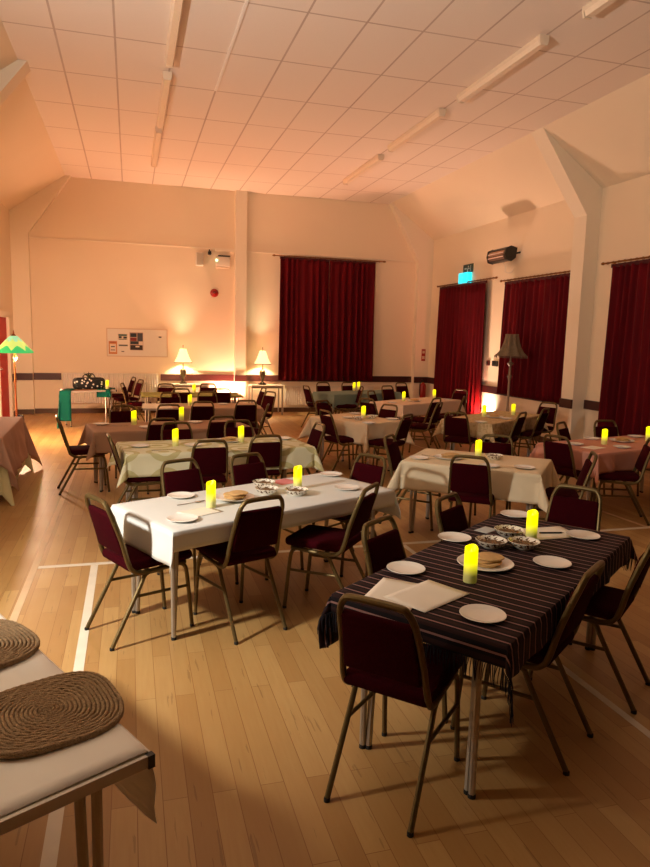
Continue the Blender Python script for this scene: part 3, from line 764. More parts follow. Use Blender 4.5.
# ------------------------------------------------------------------ table ware
def plate_mesh(): return MB().lathe([(0, .004), (.052, .004), (.060, .006), (.085, .013), (.0875, .0145), (.086, .0165), (.060, .0095), (.052, .0075), (0, .0075)], 32)
def make_items():
    P = {}
    M_FOODM = plain('baked_flatbread', srgb(226, 184, 124), .8, var=.35, scale=40, bump=.4)
    M_BOWLR = NT('flower_rim_china'); t = M_BOWLR; v = t.coord(); x, y, z = t.sep(v)
    nn = t.math('GREATER_THAN', t.noise(70, v, 2), .56)
    band = t.math('MULTIPLY', nn, t.math('GREATER_THAN', z, .016))
    t.col(t.mix(band, srgb(238, 230, 214), srgb(92, 62, 36))); t.b.inputs['Roughness'].default_value = .25
    M_SALAD = plain('mixed_salad', srgb(150, 110, 70), .7, var=.75, scale=70, bump=.6)
    p = thing('side_plate', '', 'plate', group='white side plates laid on the tables')
    pm = plate_mesh().build('rim', M_CHINA, p)
    MB().lathe([(.046, 0), (.05, 0), (.05, .005), (.046, .005)], 24).build('foot_ring', M_CHINA, p)
    P['plate'] = p
    c = thing('pillar_candle', '', 'candle', group='glowing yellow pillar candles on the tables')
    b = MB(); vs = []; n = 24; prof = [(.0, 0), (.028, 0), (.0292, .004), (.0292, .05), (.0288, .11)]
    for i in range(n):
        a = 2 * PI * i / n; top = .150 + .010 * math.sin(a + .6) + .002 * math.sin(3 * a)
        for r, z in prof + [(.0284, top), (.025, top + .002), (.022, top - .006), (.016, top - .022), (0, .124)]: vs.append((r * math.cos(a), r * math.sin(a), z))
    m = 10; fs = [(i * m + q, ((i + 1) % n) * m + q, ((i + 1) % n) * m + q + 1, i * m + q + 1) for i in range(n) for q in range(m - 1)]
    b.raw(vs, fs).build('wax_body', M_CANDLE, c)
    MB().lathe([(0, .122), (.004, .126), (.0045, .134), (.002, .146), (0, .150)], 10).build('flame_tip', plain('led_flame', srgb(255, 230, 90), .4, emis=srgb(255, 225, 40), es=2.0), c)
    P['candle'] = c
    g = thing('bread_plate', '', 'plate of bread', group='large plates of flatbread on the tables')
    MB().lathe([(0, .004), (.085, .004), (.10, .007), (.128, .017), (.130, .019), (.128, .021), (.10, .011), (.085, .008), (0, .008)], 36).build('plate_rim', M_CHINA, g)
    for i in range(4):
        dx, dy = [(.0, .0), (.012, -.006), (-.006, .01), (.028, .008)][i]
        MB().lathe([(0, .0), (.058, 0), (.064, .004), (.060, .008), (.03, .0095), (0, .009)], 22, dx, dy, .009 + i * .0085, sq=lambda a: 1 + .04 * math.sin(3 * a + i)).build('flatbread', M_FOODM, g)
    P['bread_plate'] = g
    w = thing('serving_bowl', '', 'bowl', group='patterned bowls on the tables')
    MB().lathe([(0, .002), (.034, .002), (.036, 0), (.040, .003), (.062, .018), (.078, .040), (.080, .042), (.077, .043), (.060, .022), (.036, .008), (0, .007)], 32).build('bowl_wall', M_BOWLR.m, w)
    fd = MB().lathe([(0, .030), (.03, .029), (.055, .026), (.066, .024)], 24)
    fd.v = [(x, y, z + .004 * math.sin(90 * x) * math.sin(80 * y)) for x, y, z in fd.v]
    for k in range(16):
        a, rr = k * 2.4, .012 + .042 * ((k * 7) % 16) / 16
        fd.lathe([(0, 0), (.008, .003), (.007, .009), (0, .012)], 7, rr * math.cos(a), rr * math.sin(a), .024)
    fd.build('food', M_SALAD, w); P['bowl'] = w
    f = thing('fork', '', 'fork', group='cutlery on the tables')
    MB().tube([(-.09, 0, .003), (-.02, 0, .004), (.03, 0, .007)], [.006, .004, .003], 6, flat=.4).build('handle', M_STEEL, f)
    h = MB().rbox(.045, 0, .007, .035, .022, .003, .0012, 2)
    for q in (-.009, -.003, .003, .009): h.tube([(.06, q, .0075), (.095, q, .009)], .0013, 5)
    h.build('tines', M_STEEL, f); P['fork'] = f
    kn = thing('table_knife', '', 'knife', group='cutlery on the tables')
    MB().tube([(-.10, 0, .004), (-.02, 0, .004)], [.006, .004], 6, flat=.6).build('handle', M_STEEL, kn)
    MB().prism([(-.02, -.005), (.09, -.006), (.105, .004), (.095, .007), (-.02, .005)], 2, .003, .0045).build('blade', M_STEEL, kn, False); P['knife'] = kn
    return P
PR = make_items(); used = set()
GROUPN = {'menu': ('menu_sheet', 'paper sheet', .297, .21, M_SHEET), 'napkin': ('paper_napkin', 'napkin', .16, .16, plain('pink_napkin_paper', srgb(232, 140, 140), .8)), 'card': ('small_card', 'card', .12, .08, plain('bluish_card', srgb(190, 196, 196), .6))}
for kind, x, y, rot, lab, z in ITEMS:
    z = z - .667 + TT + .006
    if kind in PR:
        z += {'plate': -.002}.get(kind, -.002)
        if kind in used: dup(PR[kind], (x, y, z), R(rot), lab)
        else:
            used.add(kind); o = PR[kind]; o.location = (x, y, z); o.rotation_euler.z = R(rot); o['label'] = lab
    elif kind == 'pen':
        o = thing('pen', lab, 'pen', (x, y, z), R(rot))
        MB().tube([(-.07, 0, .005), (.055, 0, .005)], .0045, 8).build('barrel', M_BLACK, o)
        MB().tube([(.055, 0, .005), (.07, 0, .004)], [.004, .0008], 8).build('tip', M_STEEL, o)
    else:
        nm, cat, w, h, mt = GROUPN[kind]; n = 8; vs = []; fs = []
        s = .75 if kind == 'menu' and y > 3.2 else 1
        for i in range(n + 1):
            for j in range(n + 1):
                u, v = (i / n - .5) * w * s, (j / n - .5) * h * s
                vs.append((u, v, .0008 + .004 * max(0, (abs(u) / w - .35)) * max(0, v / h + .3)))
        for i in range(n):
            for j in range(n): fs.append((i * (n + 1) + j, (i + 1) * (n + 1) + j, (i + 1) * (n + 1) + j + 1, i * (n + 1) + j + 1))
        o = MB().raw(vs, fs).build(nm, mt, None, True, (x, y, z), R(rot)); tag(o, lab, cat)
        o.modifiers.new('thickness', 'SOLIDIFY').thickness = .0004

# ------------------------------------------------------------------ curtains and poles
def curtain(name, axis, a, b, w, z0, z1, label, seed, amp=.062, group='dark red curtains'):
    """axis 'b' runs along x on the back wall, 'r' along y on the right wall"""
    rnd = random.Random(seed); n = int((b - a) / .012); m = 14; P = [rnd.uniform(0, 6.3) for _ in range(4)]; vs = []
    for i in range(n + 1):
        s = a + (b - a) * i / n
        ph = s * 2 * PI / .15 + 1.1 * math.sin(s * 5 + P[0]) + .8 * math.sin(s * 11 + P[1])
        for j in range(m + 1):
            f = j / m; zz = z1 + (z0 - z1) * f + .006 * math.sin(s * 9 + P[2]) * f
            am = amp * (.45 + .55 * f)
            d = am * math.sin(ph + .35 * math.sin(3 * f + P[3])) + .4 * am * math.sin(2.3 * ph * .5 + P[2] + f)
            ss = s + .012 * math.cos(ph) * f
            pin = 1 + .035 * f
            mid = (a + b) / 2; ss = mid + (ss - mid) * pin
            off = w - .10 - d
            vs.append((ss, off, zz) if axis == 'b' else (off, ss, zz))
    fs = [(i * (m + 1) + j, (i + 1) * (m + 1) + j, (i + 1) * (m + 1) + j + 1, i * (m + 1) + j + 1) for i in range(n) for j in range(m)]
    o = MB().raw(vs, fs).build(name, M_CURT, None, True, ang=80)
    o.modifiers.new('thickness', 'SOLIDIFY').thickness = .004
    tag(o, label, 'curtain', group)
    # heading tape
    hv = MB()
    if axis == 'b': hv.box((a + b) / 2, w - .10, z1 + .012, b - a, .03, .05)
    else: hv.box(w - .10, (a + b) / 2, z1 + .012, .03, b - a, .05)
    hv.build('heading_tape', plain('curtain_heading', srgb(70, 10, 16), .9), o, False)
    return o
def pole(axis, a, b, w, z, label):
    t = thing('curtain_pole', label, 'curtain pole', (0, 0, 0), group='brass curtain poles')
    Pt = (lambda s, d=0, zz=z: (s, w - .10 + d, zz)) if axis == 'b' else (lambda s, d=0, zz=z: (w - .10 + d, s, zz))
    t.location = Pt((a + b) / 2); lo = Vector(t.location)
    Q = lambda *k, **q: Vector(Pt(*k, **q)) - lo
    MB().tube([Q(a), Q(b)], .013, 10).build('rod', M_BRASS, t)
    for s, e in ((a, -1), (b, 1)):
        m = MB(); m.tube([Q(s), Q(s + e * .015), Q(s + e * .03), Q(s + e * .055), Q(s + e * .075)], [.013, .02, .024, .018, .004], 10); m.build('finial', M_BRASS, t)
        m = MB(); m.tube([Q(s - e * .12, .10), Q(s - e * .12, 0)], .009, 8); m.build('bracket', M_BRASS, t)
    k = int((b - a) / .12); 
    for i in range(k):
        s = a + .08 + (b - a - .16) * i / (k - 1); pts = []
        for q in range(12):
            an = 2 * PI * q / 12; c, sn = .021 * math.cos(an), .021 * math.sin(an)
            pts.append(Q(s, c, z - .004 + sn))
        MB().tube(pts, .003, 5, closed=True).build('ring', M_BRASS, t)
curtain('curtain', 'b', 3.2, 4.335, YB, .735, 3.42, 'left half of the dark red curtain pair on the back wall', 1)
curtain('curtain', 'b', 4.345, 5.44, YB, .735, 3.42, 'right half of the dark red curtain pair on the back wall', 2)
pole('b', 3.10, 5.62, YB, 3.475, 'brass curtain pole on the back wall')
curtain('curtain', 'r', 12.08, 14.15, XR, .06, 2.86, 'long red curtain in the right corner under the lit exit sign', 3)
pole('r', 11.75, 14.25, XR, 2.925, 'curtain pole under the lit exit sign')
curtain('curtain', 'r', 9.29, 11.38, XR, .74, 2.78, 'middle dark red curtain on the right wall behind the floor lamp', 4)
pole('r', 9.26, 11.50, XR, 2.845, 'curtain pole below the black wall heater')
curtain('curtain', 'r', 6.1, 8.47, XR, .30, 2.82, 'dark red curtain at the right edge of the photo', 5)
pole('r', 6.0, 8.64, XR, 2.885, 'curtain pole at the right edge of the photo')

# ------------------------------------------------------------------ lamps
def table_lamp(x, y, z, label):
    t = thing('table_lamp', label, 'table lamp', (x, y, z), 0, 'lit table lamps by the back wall')
    MB().box(0, 0, .012, .15, .15, .024).lathe([(0, .024), (.06, .024), (.05, .045), (.022, .07), (.02, .09)], 20).build('base', plain('bronze_lamp', srgb(58, 44, 30), .35, .5), t)
    MB().lathe([(.02, .09), (.036, .12), (.058, .19), (.066, .25), (.062, .30), (.04, .325), (.018, .335), (.014, .35), (.012, .44)], 22).build('body', plain('bronze_lamp_urn', srgb(96, 78, 52), .35, .3, .5, 30), t)
    sh = []; n = 44
    m = MB()
    prof = [(.068, .74), (.085, .68), (.125, .57), (.185, .455)]
    m.lathe(prof + [(.182, .455), (.122, .57), (.082, .68), (.066, .74)], n, sq=lambda a: 1 + .012 * math.sin(22 * a))
    s = m.build('lamp_shade', M_SHADE, t)
    MB().lathe([(.183, .447), (.190, .447), (.190, .461), (.183, .461)], 36).build('shade_trim', plain('shade_braid', srgb(90, 60, 34), .8), s)
    MB().lathe([(.006, .44), (.006, .78), (.012, .785), (.008, .80), (.012, .812), (0, .83)], 10).build('finial', M_BRASS, t)
    MB().lathe([(0, .46), (.012, .47), (.03, .51), (.028, .55), (0, .575)], 14).build('bulb', plain('lamp_bulb', srgb(255, 220, 150), .3, emis=srgb(255, 214, 140), es=6), t)
    l = bpy.data.lights.new('table_lamp_bulb', 'POINT'); l.energy = LAMP_E; l.color = (1, .86, .54); l.shadow_soft_size = .035
    lo = bpy.data.objects.new('table_lamp_bulb', l); COL.objects.link(lo); lo.location = (x, y, z + .60)
    return t
LAMP_E = 46
table_lamp(1.08, 14.72, .655, 'left hand lit table lamp beside the notice board')
table_lamp(2.80, 14.70, .645, 'right hand lit table lamp left of the back curtain')
# lamp stands
def steel_table(x, y, w, d, h, label, top_mat):
    t = thing('side_table', label, 'side table', (x, y, 0))
    MB().box(0, 0, h - .012, w, d, .024).build('tabletop', top_mat, t, False)
    for sx in (-1, 1):
        for sy in (-1, 1):
            MB().box(sx * (w / 2 - .014), sy * (d / 2 - .014), (h - .024) / 2, .026, .026, h - .024).build('leg', M_TUBE, t, False)
    for sy in (-1, 1): MB().box(0, sy * (d / 2 - .014), h - .045, w - .056, .02, .034).build('apron', M_TUBE, t, False)
steel_table(2.86, 14.62, .70, .42, .645, 'small square legged table under the right hand lamp', plain('grey_top', srgb(180, 168, 150), .5))
steel_table(1.10, 14.66, 1.0, .40, .655, 'white topped table under the left hand lamp', M_TTOP)
# green glass floor lamp
t = thing('floor_lamp', 'floor lamp with a glowing green scalloped shade at the left edge', 'floor lamp', (-1.67, 11.0, 0))
MB().lathe([(0, 0), (.16, 0), (.17, .012), (.15, .03), (.05, .045), (.02, .07)], 28).build('base', plain('lamp_base_wood', srgb(120, 66, 34), .4), t)
MB().lathe([(.014, .05), (.016, .3), (.02, .34), (.014, .38), (.013, .9), (.02, .93), (.013, .97), (.012, 1.60), (.018, 1.62), (.008, 1.68), (0, 1.70)], 14).build('pole', plain('lamp_pole_copper', srgb(190, 110, 70), .35, .5), t)
s = MB().lathe([(.05, .0), (.07, -.02), (.13, -.08), (.20, -.16), (.262, -.225), (.27, -.25), (.266, -.25), (.196, -.16), (.126, -.08), (.066, -.02), (.046, 0)], 40, sq=lambda a: 1 + .015 * math.cos(8 * a)).build('lamp_shade', M_GREEN, t)
s.location.z = 1.61
MB().lathe([(0, 0), (.05, .0), (.03, .02), (.012, .04), (0, .05)], 16, 0, 0, 1.60).build('cap', M_BRASS, t)
MB().tube([(.0, .06, 1.58), (.0, .06, 1.37)], .008, 8).lathe([(0, 0), (.018, 0), (.02, .05), (.008, .06)], 12, .0, .06, 1.33).build('lamp_holder', M_BRASS, t)
MB().lathe([(0, -.075), (.02, -.07), (.032, -.045), (.026, -.015), (.014, 0)], 14, .0, .06, 1.33).build('bulb', plain('green_lamp_bulb', srgb(255, 220, 150), .3, emis=srgb(255, 180, 120), es=.5), t)
# dark Victorian style floor lamp by the right wall
t = thing('floor_lamp', 'unlit floor lamp with a dark flared fabric shade by the right wall', 'floor lamp', (6.2, 10.15, 0))
M_LP = plain('pale_wood_pole', srgb(150, 128, 104), .45)
MB().lathe([(0, 0), (.17, 0), (.175, .02), (.14, .04), (.05, .06), (.03, .10)], 28).build('base', M_LP, t)
MB().lathe([(.03, .10), (.022, .14), (.02, .5), (.028, .55), (.02, .60), (.018, 1.05), (.028, 1.10), (.04, 1.13), (.022, 1.16), (.018, 1.3), (.05, 1.34), (.055, 1.355), (.02, 1.37), (.014, 1.40), (.012, 1.70)], 16).build('pole', M_LP, t)
m = MB(); k = 8
sqf = lambda a: 1 + .10 * math.cos(k * a)
m.lathe([(.10, 1.84), (.105, 1.80), (.12, 1.72), (.15, 1.62), (.20, 1.53), (.255, 1.475), (.25, 1.475), (.195, 1.53), (.145, 1.62), (.115, 1.72), (.10, 1.80), (.095, 1.84)], 64, sq=sqf)
s = m.build('lamp_shade', plain('dark_damask_shade', srgb(132, 116, 92), .9, var=.5, scale=25), t)
fr_ = MB()
for i in range(90):
    a = 2 * PI * i / 90; r = .252 * sqf(a)
    fr_.tube([(r * math.cos(a), r * math.sin(a), 1.478), (r * math.cos(a), r * math.sin(a), 1.44)], .004, 4)
f_ = fr_.build('shade_fringe', plain('shade_fringe', srgb(104, 90, 74), .9), s); f_['kind'] = 'stuff'

# ------------------------------------------------------------------ wall fittings
def radiator(x0, x1, z0, z1, label):
    t = thing('radiator', label, 'radiator', ((x0 + x1) / 2, YB, 0), group='white panel radiators on the back wall')
    L = x1 - x0; m = MB(); n = int(L / .05); vs = []; 
    prof = []
    for i in range(n):
        a = -L / 2 + L * i / n; w = L / n
        prof += [(a, -.075), (a + w * .25, -.075), (a + w * .4, -.087), (a + w * .85, -.087)]
    prof += [(L / 2, -.075), (L / 2, -.045), (-L / 2, -.045)]
    m.prism(prof, 2, z0, z1 - .02); m.build('panel', M_WHITEP, t, False)
    MB().box(0, -.062, z1 - .01, L + .01, .062, .02).build('top_grille', M_WHITEP, t, False)
    for s in (-1, 1):
        p = MB().tube([(s * (L / 2 + .03), -.06, 0), (s * (L / 2 + .03), -.06, z0 + .05), (s * (L / 2 - .01), -.06, z0 + .05)], .009, 8).build('pipe', M_WHITEP, t)
        MB().lathe([(0, 0), (.018, 0), (.02, .03), (.015, .05), (0, .052)], 12, s * (L / 2 + .03), -.06, z0 + .06).build('valve', M_WHITEP, p)
        MB().box(s * (L / 2 - .15), -.023, (z0 + z1) / 2, .04, .044, z1 - z0 - .1).build('bracket', M_WHITEP, t, False)
radiator(-1.36, .56, .22, .85, 'long ribbed white radiator below the notice board')
radiator(3.36, 5.5, .16, .60, 'low white radiator below the back curtain')
# notice board and papers
nb = thing('notice_board', 'wide pale notice board on the back wall', 'notice board', (.146, YB, 1.50))
MB().box(0, -.008, 0, 1.22, .016, .57).build('board', M_WHITEP, nb, False)
fm_ = MB()
for s in (-1, 1): fm_.box(0, -.012, s * .289, 1.25, .024, .016).box(s * .618, -.012, 0, .016, .024, .57)
fm_.build('frame', plain('board_frame', srgb(214, 184, 150), .5), nb, False)
def sheet(x, z, w, h, c, label, marks, name='poster'):
    o = thing(name, label, 'poster', (.146 + x, YB - .0175, 1.50 + z), group='notices pinned on the board')
    MB().box(0, 0, 0, w, .002, h).build('paper', plain('poster_paper_%s' % label[:14], c, .7), o, False)
    for i, (mx, mz, mw, mh, mc) in enumerate(marks):
        MB().box(mx, -.0018 - .0003 * i, mz, mw, .0012, mh).build('print', plain('ink_%d_%d_%d' % mc, srgb(*mc), .7), o, False)
DK = (40, 50, 56); RD = (130, 44, 40); GR = (40, 92, 88); WH = (226, 210, 190)
sheet(-.30, .12, .20, .13, srgb(214, 196, 172), 'small teal and dark lettered notice at the top of the board', [(0, .035, .17, .035, GR), (-.05, -.01, .06, .04, DK), (.05, -.015, .07, .04, DK), (0, -.052, .16, .015, GR)])
sheet(-.02, .03, .28, .38, srgb(190, 160, 140), 'large dark photo collage poster in the middle of the board', [(-.06, .13, .13, .08, DK), (.075, .09, .11, .17, (70, 70, 76)), (-.06, .04, .13, .07, RD), (-.04, -.03, .17, .06, DK), (.09, -.05, .08, .09, WH), (0, -.13, .25, .10, (52, 40, 40)), (.02, -.11, .08, .03, WH)])
sheet(-.50, -.11, .17, .27, srgb(206, 130, 74), 'orange bordered notice at the left of the board', [(0, -.01, .125, .17, WH), (0, .02, .08, .02, DK), (0, -.05, .09, .015, DK), (0, .11, .12, .02, (160, 80, 40))])
sheet(-.29, -.06, .19, .035, srgb(150, 140, 124), 'thin strip notice under the teal lettered one', [(0, 0, .17, .015, DK)])
sheet(-.30, -.19, .06, .02, srgb(120, 110, 100), 'tiny label near the bottom of the board', [(0, 0, .04, .008, DK)])
sheet(.47, .13, .06, .03, srgb(110, 100, 90), 'tiny label at the upper right of the board', [(0, 0, .04, .012, DK)])
# alarm bell
t = thing('alarm_bell', 'round red alarm bell on the back wall', 'bell', (1.77, YB, 2.61))
def ylathe(mb, prof, n=24):   # profile revolved about -y
    vs = []; m = len(prof)
    for i in range(n):
        a = 2 * PI * i / n
        for r, d in prof: vs.append((r * math.cos(a), -d, r * math.sin(a)))
    return mb.raw(vs, [(i * m + q, ((i + 1) % n) * m + q, ((i + 1) % n) * m + q + 1, i * m + q + 1) for i in range(n) for q in range(m - 1)])
M_RED = plain('bell_red', srgb(150, 24, 20), .35)
ylathe(MB(), [(0, .0), (.05, .0), (.05, .03), (.0, .03)]).build('back_box', M_RED, t)
ylathe(MB(), [(.086, .03), (.09, .036), (.086, .05), (.06, .068), (.02, .076), (0, .077)]).build('gong', M_RED, t)
ylathe(MB(), [(0, .077), (.016, .077), (.014, .084), (0, .086)], 12).build('bolt', M_STEEL, t)
# white speaker
t = thing('wall_speaker', 'small white box speaker on the back wall', 'speaker', (1.45, YB, 3.30))
MB().rbox(0, -.085, 0, .16, .13, .28, .015).build('cabinet', M_WHITEP, t)
MB().rbox(0, -.153, 0, .13, .01, .25, .004).build('grille', plain('speaker_grille', srgb(196, 184, 164), .8), t)
MB().box(0, -.012, 0, .05, .024, .08).build('bracket', M_WHITEP, t, False)
# small black camera / spotlight
t = thing('security_camera', 'small black camera above the white speaker', 'camera', (1.66, YB, 3.46))
MB().tube([(0, 0, .05), (0, -.08, .05), (0, -.09, .02)], .012, 8).build('bracket', M_BLACK, t)
MB().rbox(0, -.10, -.02, .07, .12, .08, .02).build('camera_body', M_BLACK, t)
# emergency exit light
t = thing('emergency_light', 'white emergency light box with a green glow beside the column', 'emergency light', (1.92, YB, 3.30))
MB().rbox(.03, -.05, -.02, .30, .09, .20, .012).build('housing', M_WHITEP, t)
MB().rbox(.03, -.04, -.145, .30, .06, .03, .008).build('diffuser', plain('diffuser_cream', srgb(236, 214, 186), .4), t)
ylathe(MB(), [(0, .096), (.03, .096), (.028, .112), (0, .115)], 14).build('indicator', plain('green_led', srgb(190, 255, 200), .3, emis=srgb(170, 255, 190), es=1.3), t).location = (-.11, 0, 0)
MB().box(.06, -.03, .105, .26, .05, .02).build('top_rail', M_BLACK, t, False)
tag(MB().box(2.0, YB - .024, 3.53, .42, .05, .06).build('cable_trunking', M_TRIMW, None, False), 'short pale cable trunking above the emergency light', 'trunking')
# right wall: exit sign, heater, switches
t = thing('exit_sign', 'glowing cyan exit light with a dark pictogram plate above the corner curtain', 'exit sign', (XR, 13.05, 3.13))
MB().box(-.008, 0, .09, .016, .42, .17).build('sign_plate', plain('exit_plate_green', srgb(30, 62, 56), .4), t, False)
MB().box(-.0165, -.12, .09, .003, .02, .12).box(-.0165, -.02, .125, .003, .04, .035).box(-.0165, -.03, .085, .003, .10, .022).box(-.0165, .01, .05, .003, .03, .06).box(-.0165, .10, .09, .003, .09, .03).build('running_man', plain('sign_white', srgb(214, 210, 196), .5), t, False)
MB().rbox(-.06, .02, -.11, .11, .40, .22, .015).build('light_box', plain('cyan_lit_panel', srgb(60, 220, 230), .3, emis=srgb(20, 215, 240), es=.95), t)
MB().box(-.06, .02, -.226, .115, .41, .014).build('lower_edge', plain('exit_edge', srgb(140, 210, 210), .4), t, False)
t = thing('infrared_heater', 'black radiant heater angled out from the right wall', 'heater', (XR - .22, 11.35, 3.28))
MB().tube([(.22, -.25, .05), (.10, -.25, .02), (.02, -.2, 0)], .018, 8).build('bracket', M_BLACK, t)
pr = [(.10, .11), (-.02, .14), (-.11, .10), (-.13, 0), (-.10, -.10), (0, -.12), (.08, -.06)]
MB().prism([(a, b) for a, b in pr], 1, -.31, .31).build('housing', M_BLACK, t, False)
for yy in (-.322, .322): MB().prism([(a * 1.05, b * 1.05) for a, b in pr], 1, yy - .015, yy + .015).build('end_cap', M_BLACK, t, False)
rf = MB().prism([(-.112, .07), (-.132, .0), (-.135, .0), (-.116, .073)], 1, -.27, .27)
rf.prism([(-.132, .0), (-.106, -.085), (-.11, -.087), (-.135, .0)], 1, -.27, .27).build('reflector', plain('heater_reflector', srgb(206, 176, 156), .25, .7), t, False)
for zz in (.03, -.04): MB().tube([(-.143, -.26, zz), (-.143, .26, zz)], .009, 8).build('element', plain('heater_tube', srgb(230, 210, 200), .3), t)
MB().tube(curve([(.0, -.05, -.12), (.05, -.04, -.2), (.1, .02, -.28), (.16, -.06, -.30), (.215, -.10, -.22)], 6), .006, 6).build('cable', M_WHITEP, t)
def wbox(name, label, cat, y, z, w, h, mat, d=.04):
    o = thing(name, label, cat, (XR, y, z))
    MB().rbox(-d / 2, 0, 0, d, w, h, .006, 2).build('case', mat, o)
    MB().rbox(-d - .004, 0, 0, .012, w * .6, h * .5, .003, 2).build('front', M_BLACK, o)
wbox('thermostat', 'small dark control box on the right wall between the curtains', 'control box', 11.72, 1.29, .18, .11, plain('dark_grey_box', srgb(52, 50, 44), .5))
wbox('light_switch', 'small dark red switch beside the corner curtain', 'switch', 11.98, 1.29, .08, .10, plain('dark_red_box', srgb(96, 30, 28), .5))
# fire extinguisher and its sign
t = thing('fire_extinguisher', 'red fire extinguisher in the right back corner', 'fire extinguisher', (6.66, 14.68, .36))
MB().lathe([(0, 0), (.07, 0), (.075, .01), (.075, .28), (.06, .32), (.03, .34), (.02, .36), (0, .36)], 20).build('cylinder', plain('extinguisher_red', srgb(150, 24, 24), .35), t)
MB().tube([(0, 0, .36), (0, 0, .40), (-.06, -.03, .43)], .012, 8).build('valve_handle', M_BLACK, t)
MB().tube(curve([(.0, -.02, .38), (-.08, -.03, .36), (-.10, -.03, .2), (-.085, -.02, .05)], 6), .011, 7).build('hose', M_BLACK, t)
MB().box(0, .09, .2, .05, .10, .05).build('wall_bracket', M_BLACK, t, False)
t = thing('extinguisher_sign', 'small red and white sign above the fire extinguisher', 'sign', (6.70, YB - .182, 1.36))
MB().box(0, 0, 0, .10, .004, .28).build('plate', plain('sign_red', srgb(168, 40, 30), .5), t, False)
MB().box(0, -.003, .07, .06, .003, .06).box(0, -.003, -.06, .07, .003, .07).build('print', plain('sign_print', srgb(216, 190, 160), .6), t, False)
# fluorescent battens
M_BAT = plain('batten_cream', srgb(236, 216, 190), .45); M_DIF = plain('batten_diffuser', srgb(246, 226, 200), .3)
def batten(x, y0, y1, label):
    t = thing('strip_light', label, 'strip light', (x, (y0 + y1) / 2, ZC), group='unlit fluorescent strip lights'); L = y1 - y0
    MB().box(0, 0, -.022, .10, L, .044).build('body', M_BAT, t, False)
    MB().prism([(-.05, -.044), (-.034, -.09), (.034, -.09), (.05, -.044)], 1, -L / 2 + .02, L / 2 - .02).build('diffuser', M_DIF, t, False)
    for s in (-1, 1): MB().prism([(-.054, 0), (-.054, -.05), (-.038, -.096), (.038, -.096), (.054, -.05), (.054, 0)], 1, s * L / 2 - .014, s * L / 2 + .014).build('end_cap', M_BAT, t, False)
batten(.47, 6.32, 8.32, 'unlit strip light in the left row, nearest to us')
batten(.47, 8.72, 10.74, 'unlit strip light in the left row, middle one')
batten(.46, 10.95, 13.1, 'unlit strip light in the left row, furthest back')
batten(4.12, 3.9, 5.80, 'unlit strip light cut by the top right of the photo')
batten(4.07, 6.42, 8.22, 'unlit strip light in the right row, long bright one')
batten(4.07, 8.76, 10.62, 'unlit strip light in the right row, second from the back')
batten(4.10, 11.15, 13.1, 'unlit strip light in the right row, furthest back')

# ------------------------------------------------------------------ teal clothed side table with bag
make_table(.86, .55, -.75, 13.0, 20, 'small wood topped table with an emerald cloth by the radiator', z=.66, legs='single', top=plain('table_wood', srgb(170, 116, 74), .45, var=.3, scale=6))
make_cloth(.18, .55, (.56, 0), (.54, .0), -.75 - .342 * math.cos(R(20)), 13.0 - .342 * math.sin(R(20)), -8, 'emerald cloth hanging from the left end of the small table', M_C_EMER, z=.664, seed=21, fold=.008, flare=.07)
make_cloth(.22, .55, (0, .06), (.14, .0), -.75 + .32 * math.cos(R(20)), 13.0 + .32 * math.sin(R(20)), -8, 'emerald cloth folded over the right end of the small table', M_C_EMER, z=.664, seed=22, fold=.006)
b = thing('spotted_bag', 'black bag with white spots on the small table', 'bag', (-.74, 13.06, .667), R(20))
MB().rbox(0, 0, .10, .56, .22, .20, .06, puff=.01).build('bag_body', m_spots(), b)
MB().tube(curve([(-.12, 0, .18), (-.08, -.02, .26), (.06, -.02, .27), (.12, 0, .19)], 6), .010, 7).build('strap', M_BLACK, b)
lf = MB()
for i in range(9):
    a = i * .7; lf.tube([(0, 0, .18), (.05 * math.cos(a), .04 * math.sin(a), .25), (.11 * math.cos(a), .07 * math.sin(a), .27 + .02 * (i % 3))], [.012, .012, .002], 5, flat=.3)
lf.build('leaf_sprig', plain('dark_leaf', srgb(60, 62, 40), .7), b)
dup(PR['candle'], (-.42, 13.02, .6675), 0, 'lit yellow candle on the small table with the emerald cloth')

# ------------------------------------------------------------------ foreground table: paper and mats

make_cloth(1.675, .705, (.0, .02), (.21, .0), *TB['T9'][2:], 'white paper sheet over the foreground table with a hanging flap', M_PAPER, z=TT + .002, seed=15, fold=.010, wr=.0016, name='paper_cover', cat='paper cover', group='', shift=(.006, 0))
make_mat(-.228, 1.815, 20, 'woven seagrass mat nearest the corner of the foreground table', .180, .170, .05)
make_mat(-.51, 2.25, 35, 'woven seagrass mat further back, cut by the left edge of the photo', .19, .175, .03)
# ------------------------------------------------------------------ lights
def light(name, kind, loc, energy, color, size=.1, target=None, **kw):
    l = bpy.data.lights.new(name, kind); l.energy = energy; l.color = color
    if kind == 'AREA': l.size = size
    else: l.shadow_soft_size = size
    for k, v in kw.items(): setattr(l, k, v)
    o = bpy.data.objects.new(name, l); COL.objects.link(o); o.location = loc
    if target: o.rotation_euler = (Vector(target) - Vector(loc)).to_track_quat('-Z', 'Y').to_euler()
    return o
def uplighter(x, y, label, axis):
    t = thing('floor_uplighter', label, 'uplighter', (x, y, 0), axis, 'small floor uplighters washing the walls')
    MB().box(0, 0, .008, .16, .16, .016).build('base', M_BLACK, t, False)
    MB().lathe([(.0, .05), (.055, .05), (.06, .06), (.06, .17), (.055, .17), (.05, .15), (0, .15)], 18).build('can', M_BLACK, t)
    MB().box(-.065, 0, .06, .008, .03, .10).box(.065, 0, .06, .008, .03, .10).build('yoke', M_BLACK, t, False)
    MB().lathe([(0, .155), (.05, .155)], 18).build('lens', plain('uplight_lens', srgb(255, 200, 190), .3, emis=srgb(255, 190, 180), es=8), t)
uplighter(2.08, 14.72, 'floor uplighter at the foot of the back wall column', 0)
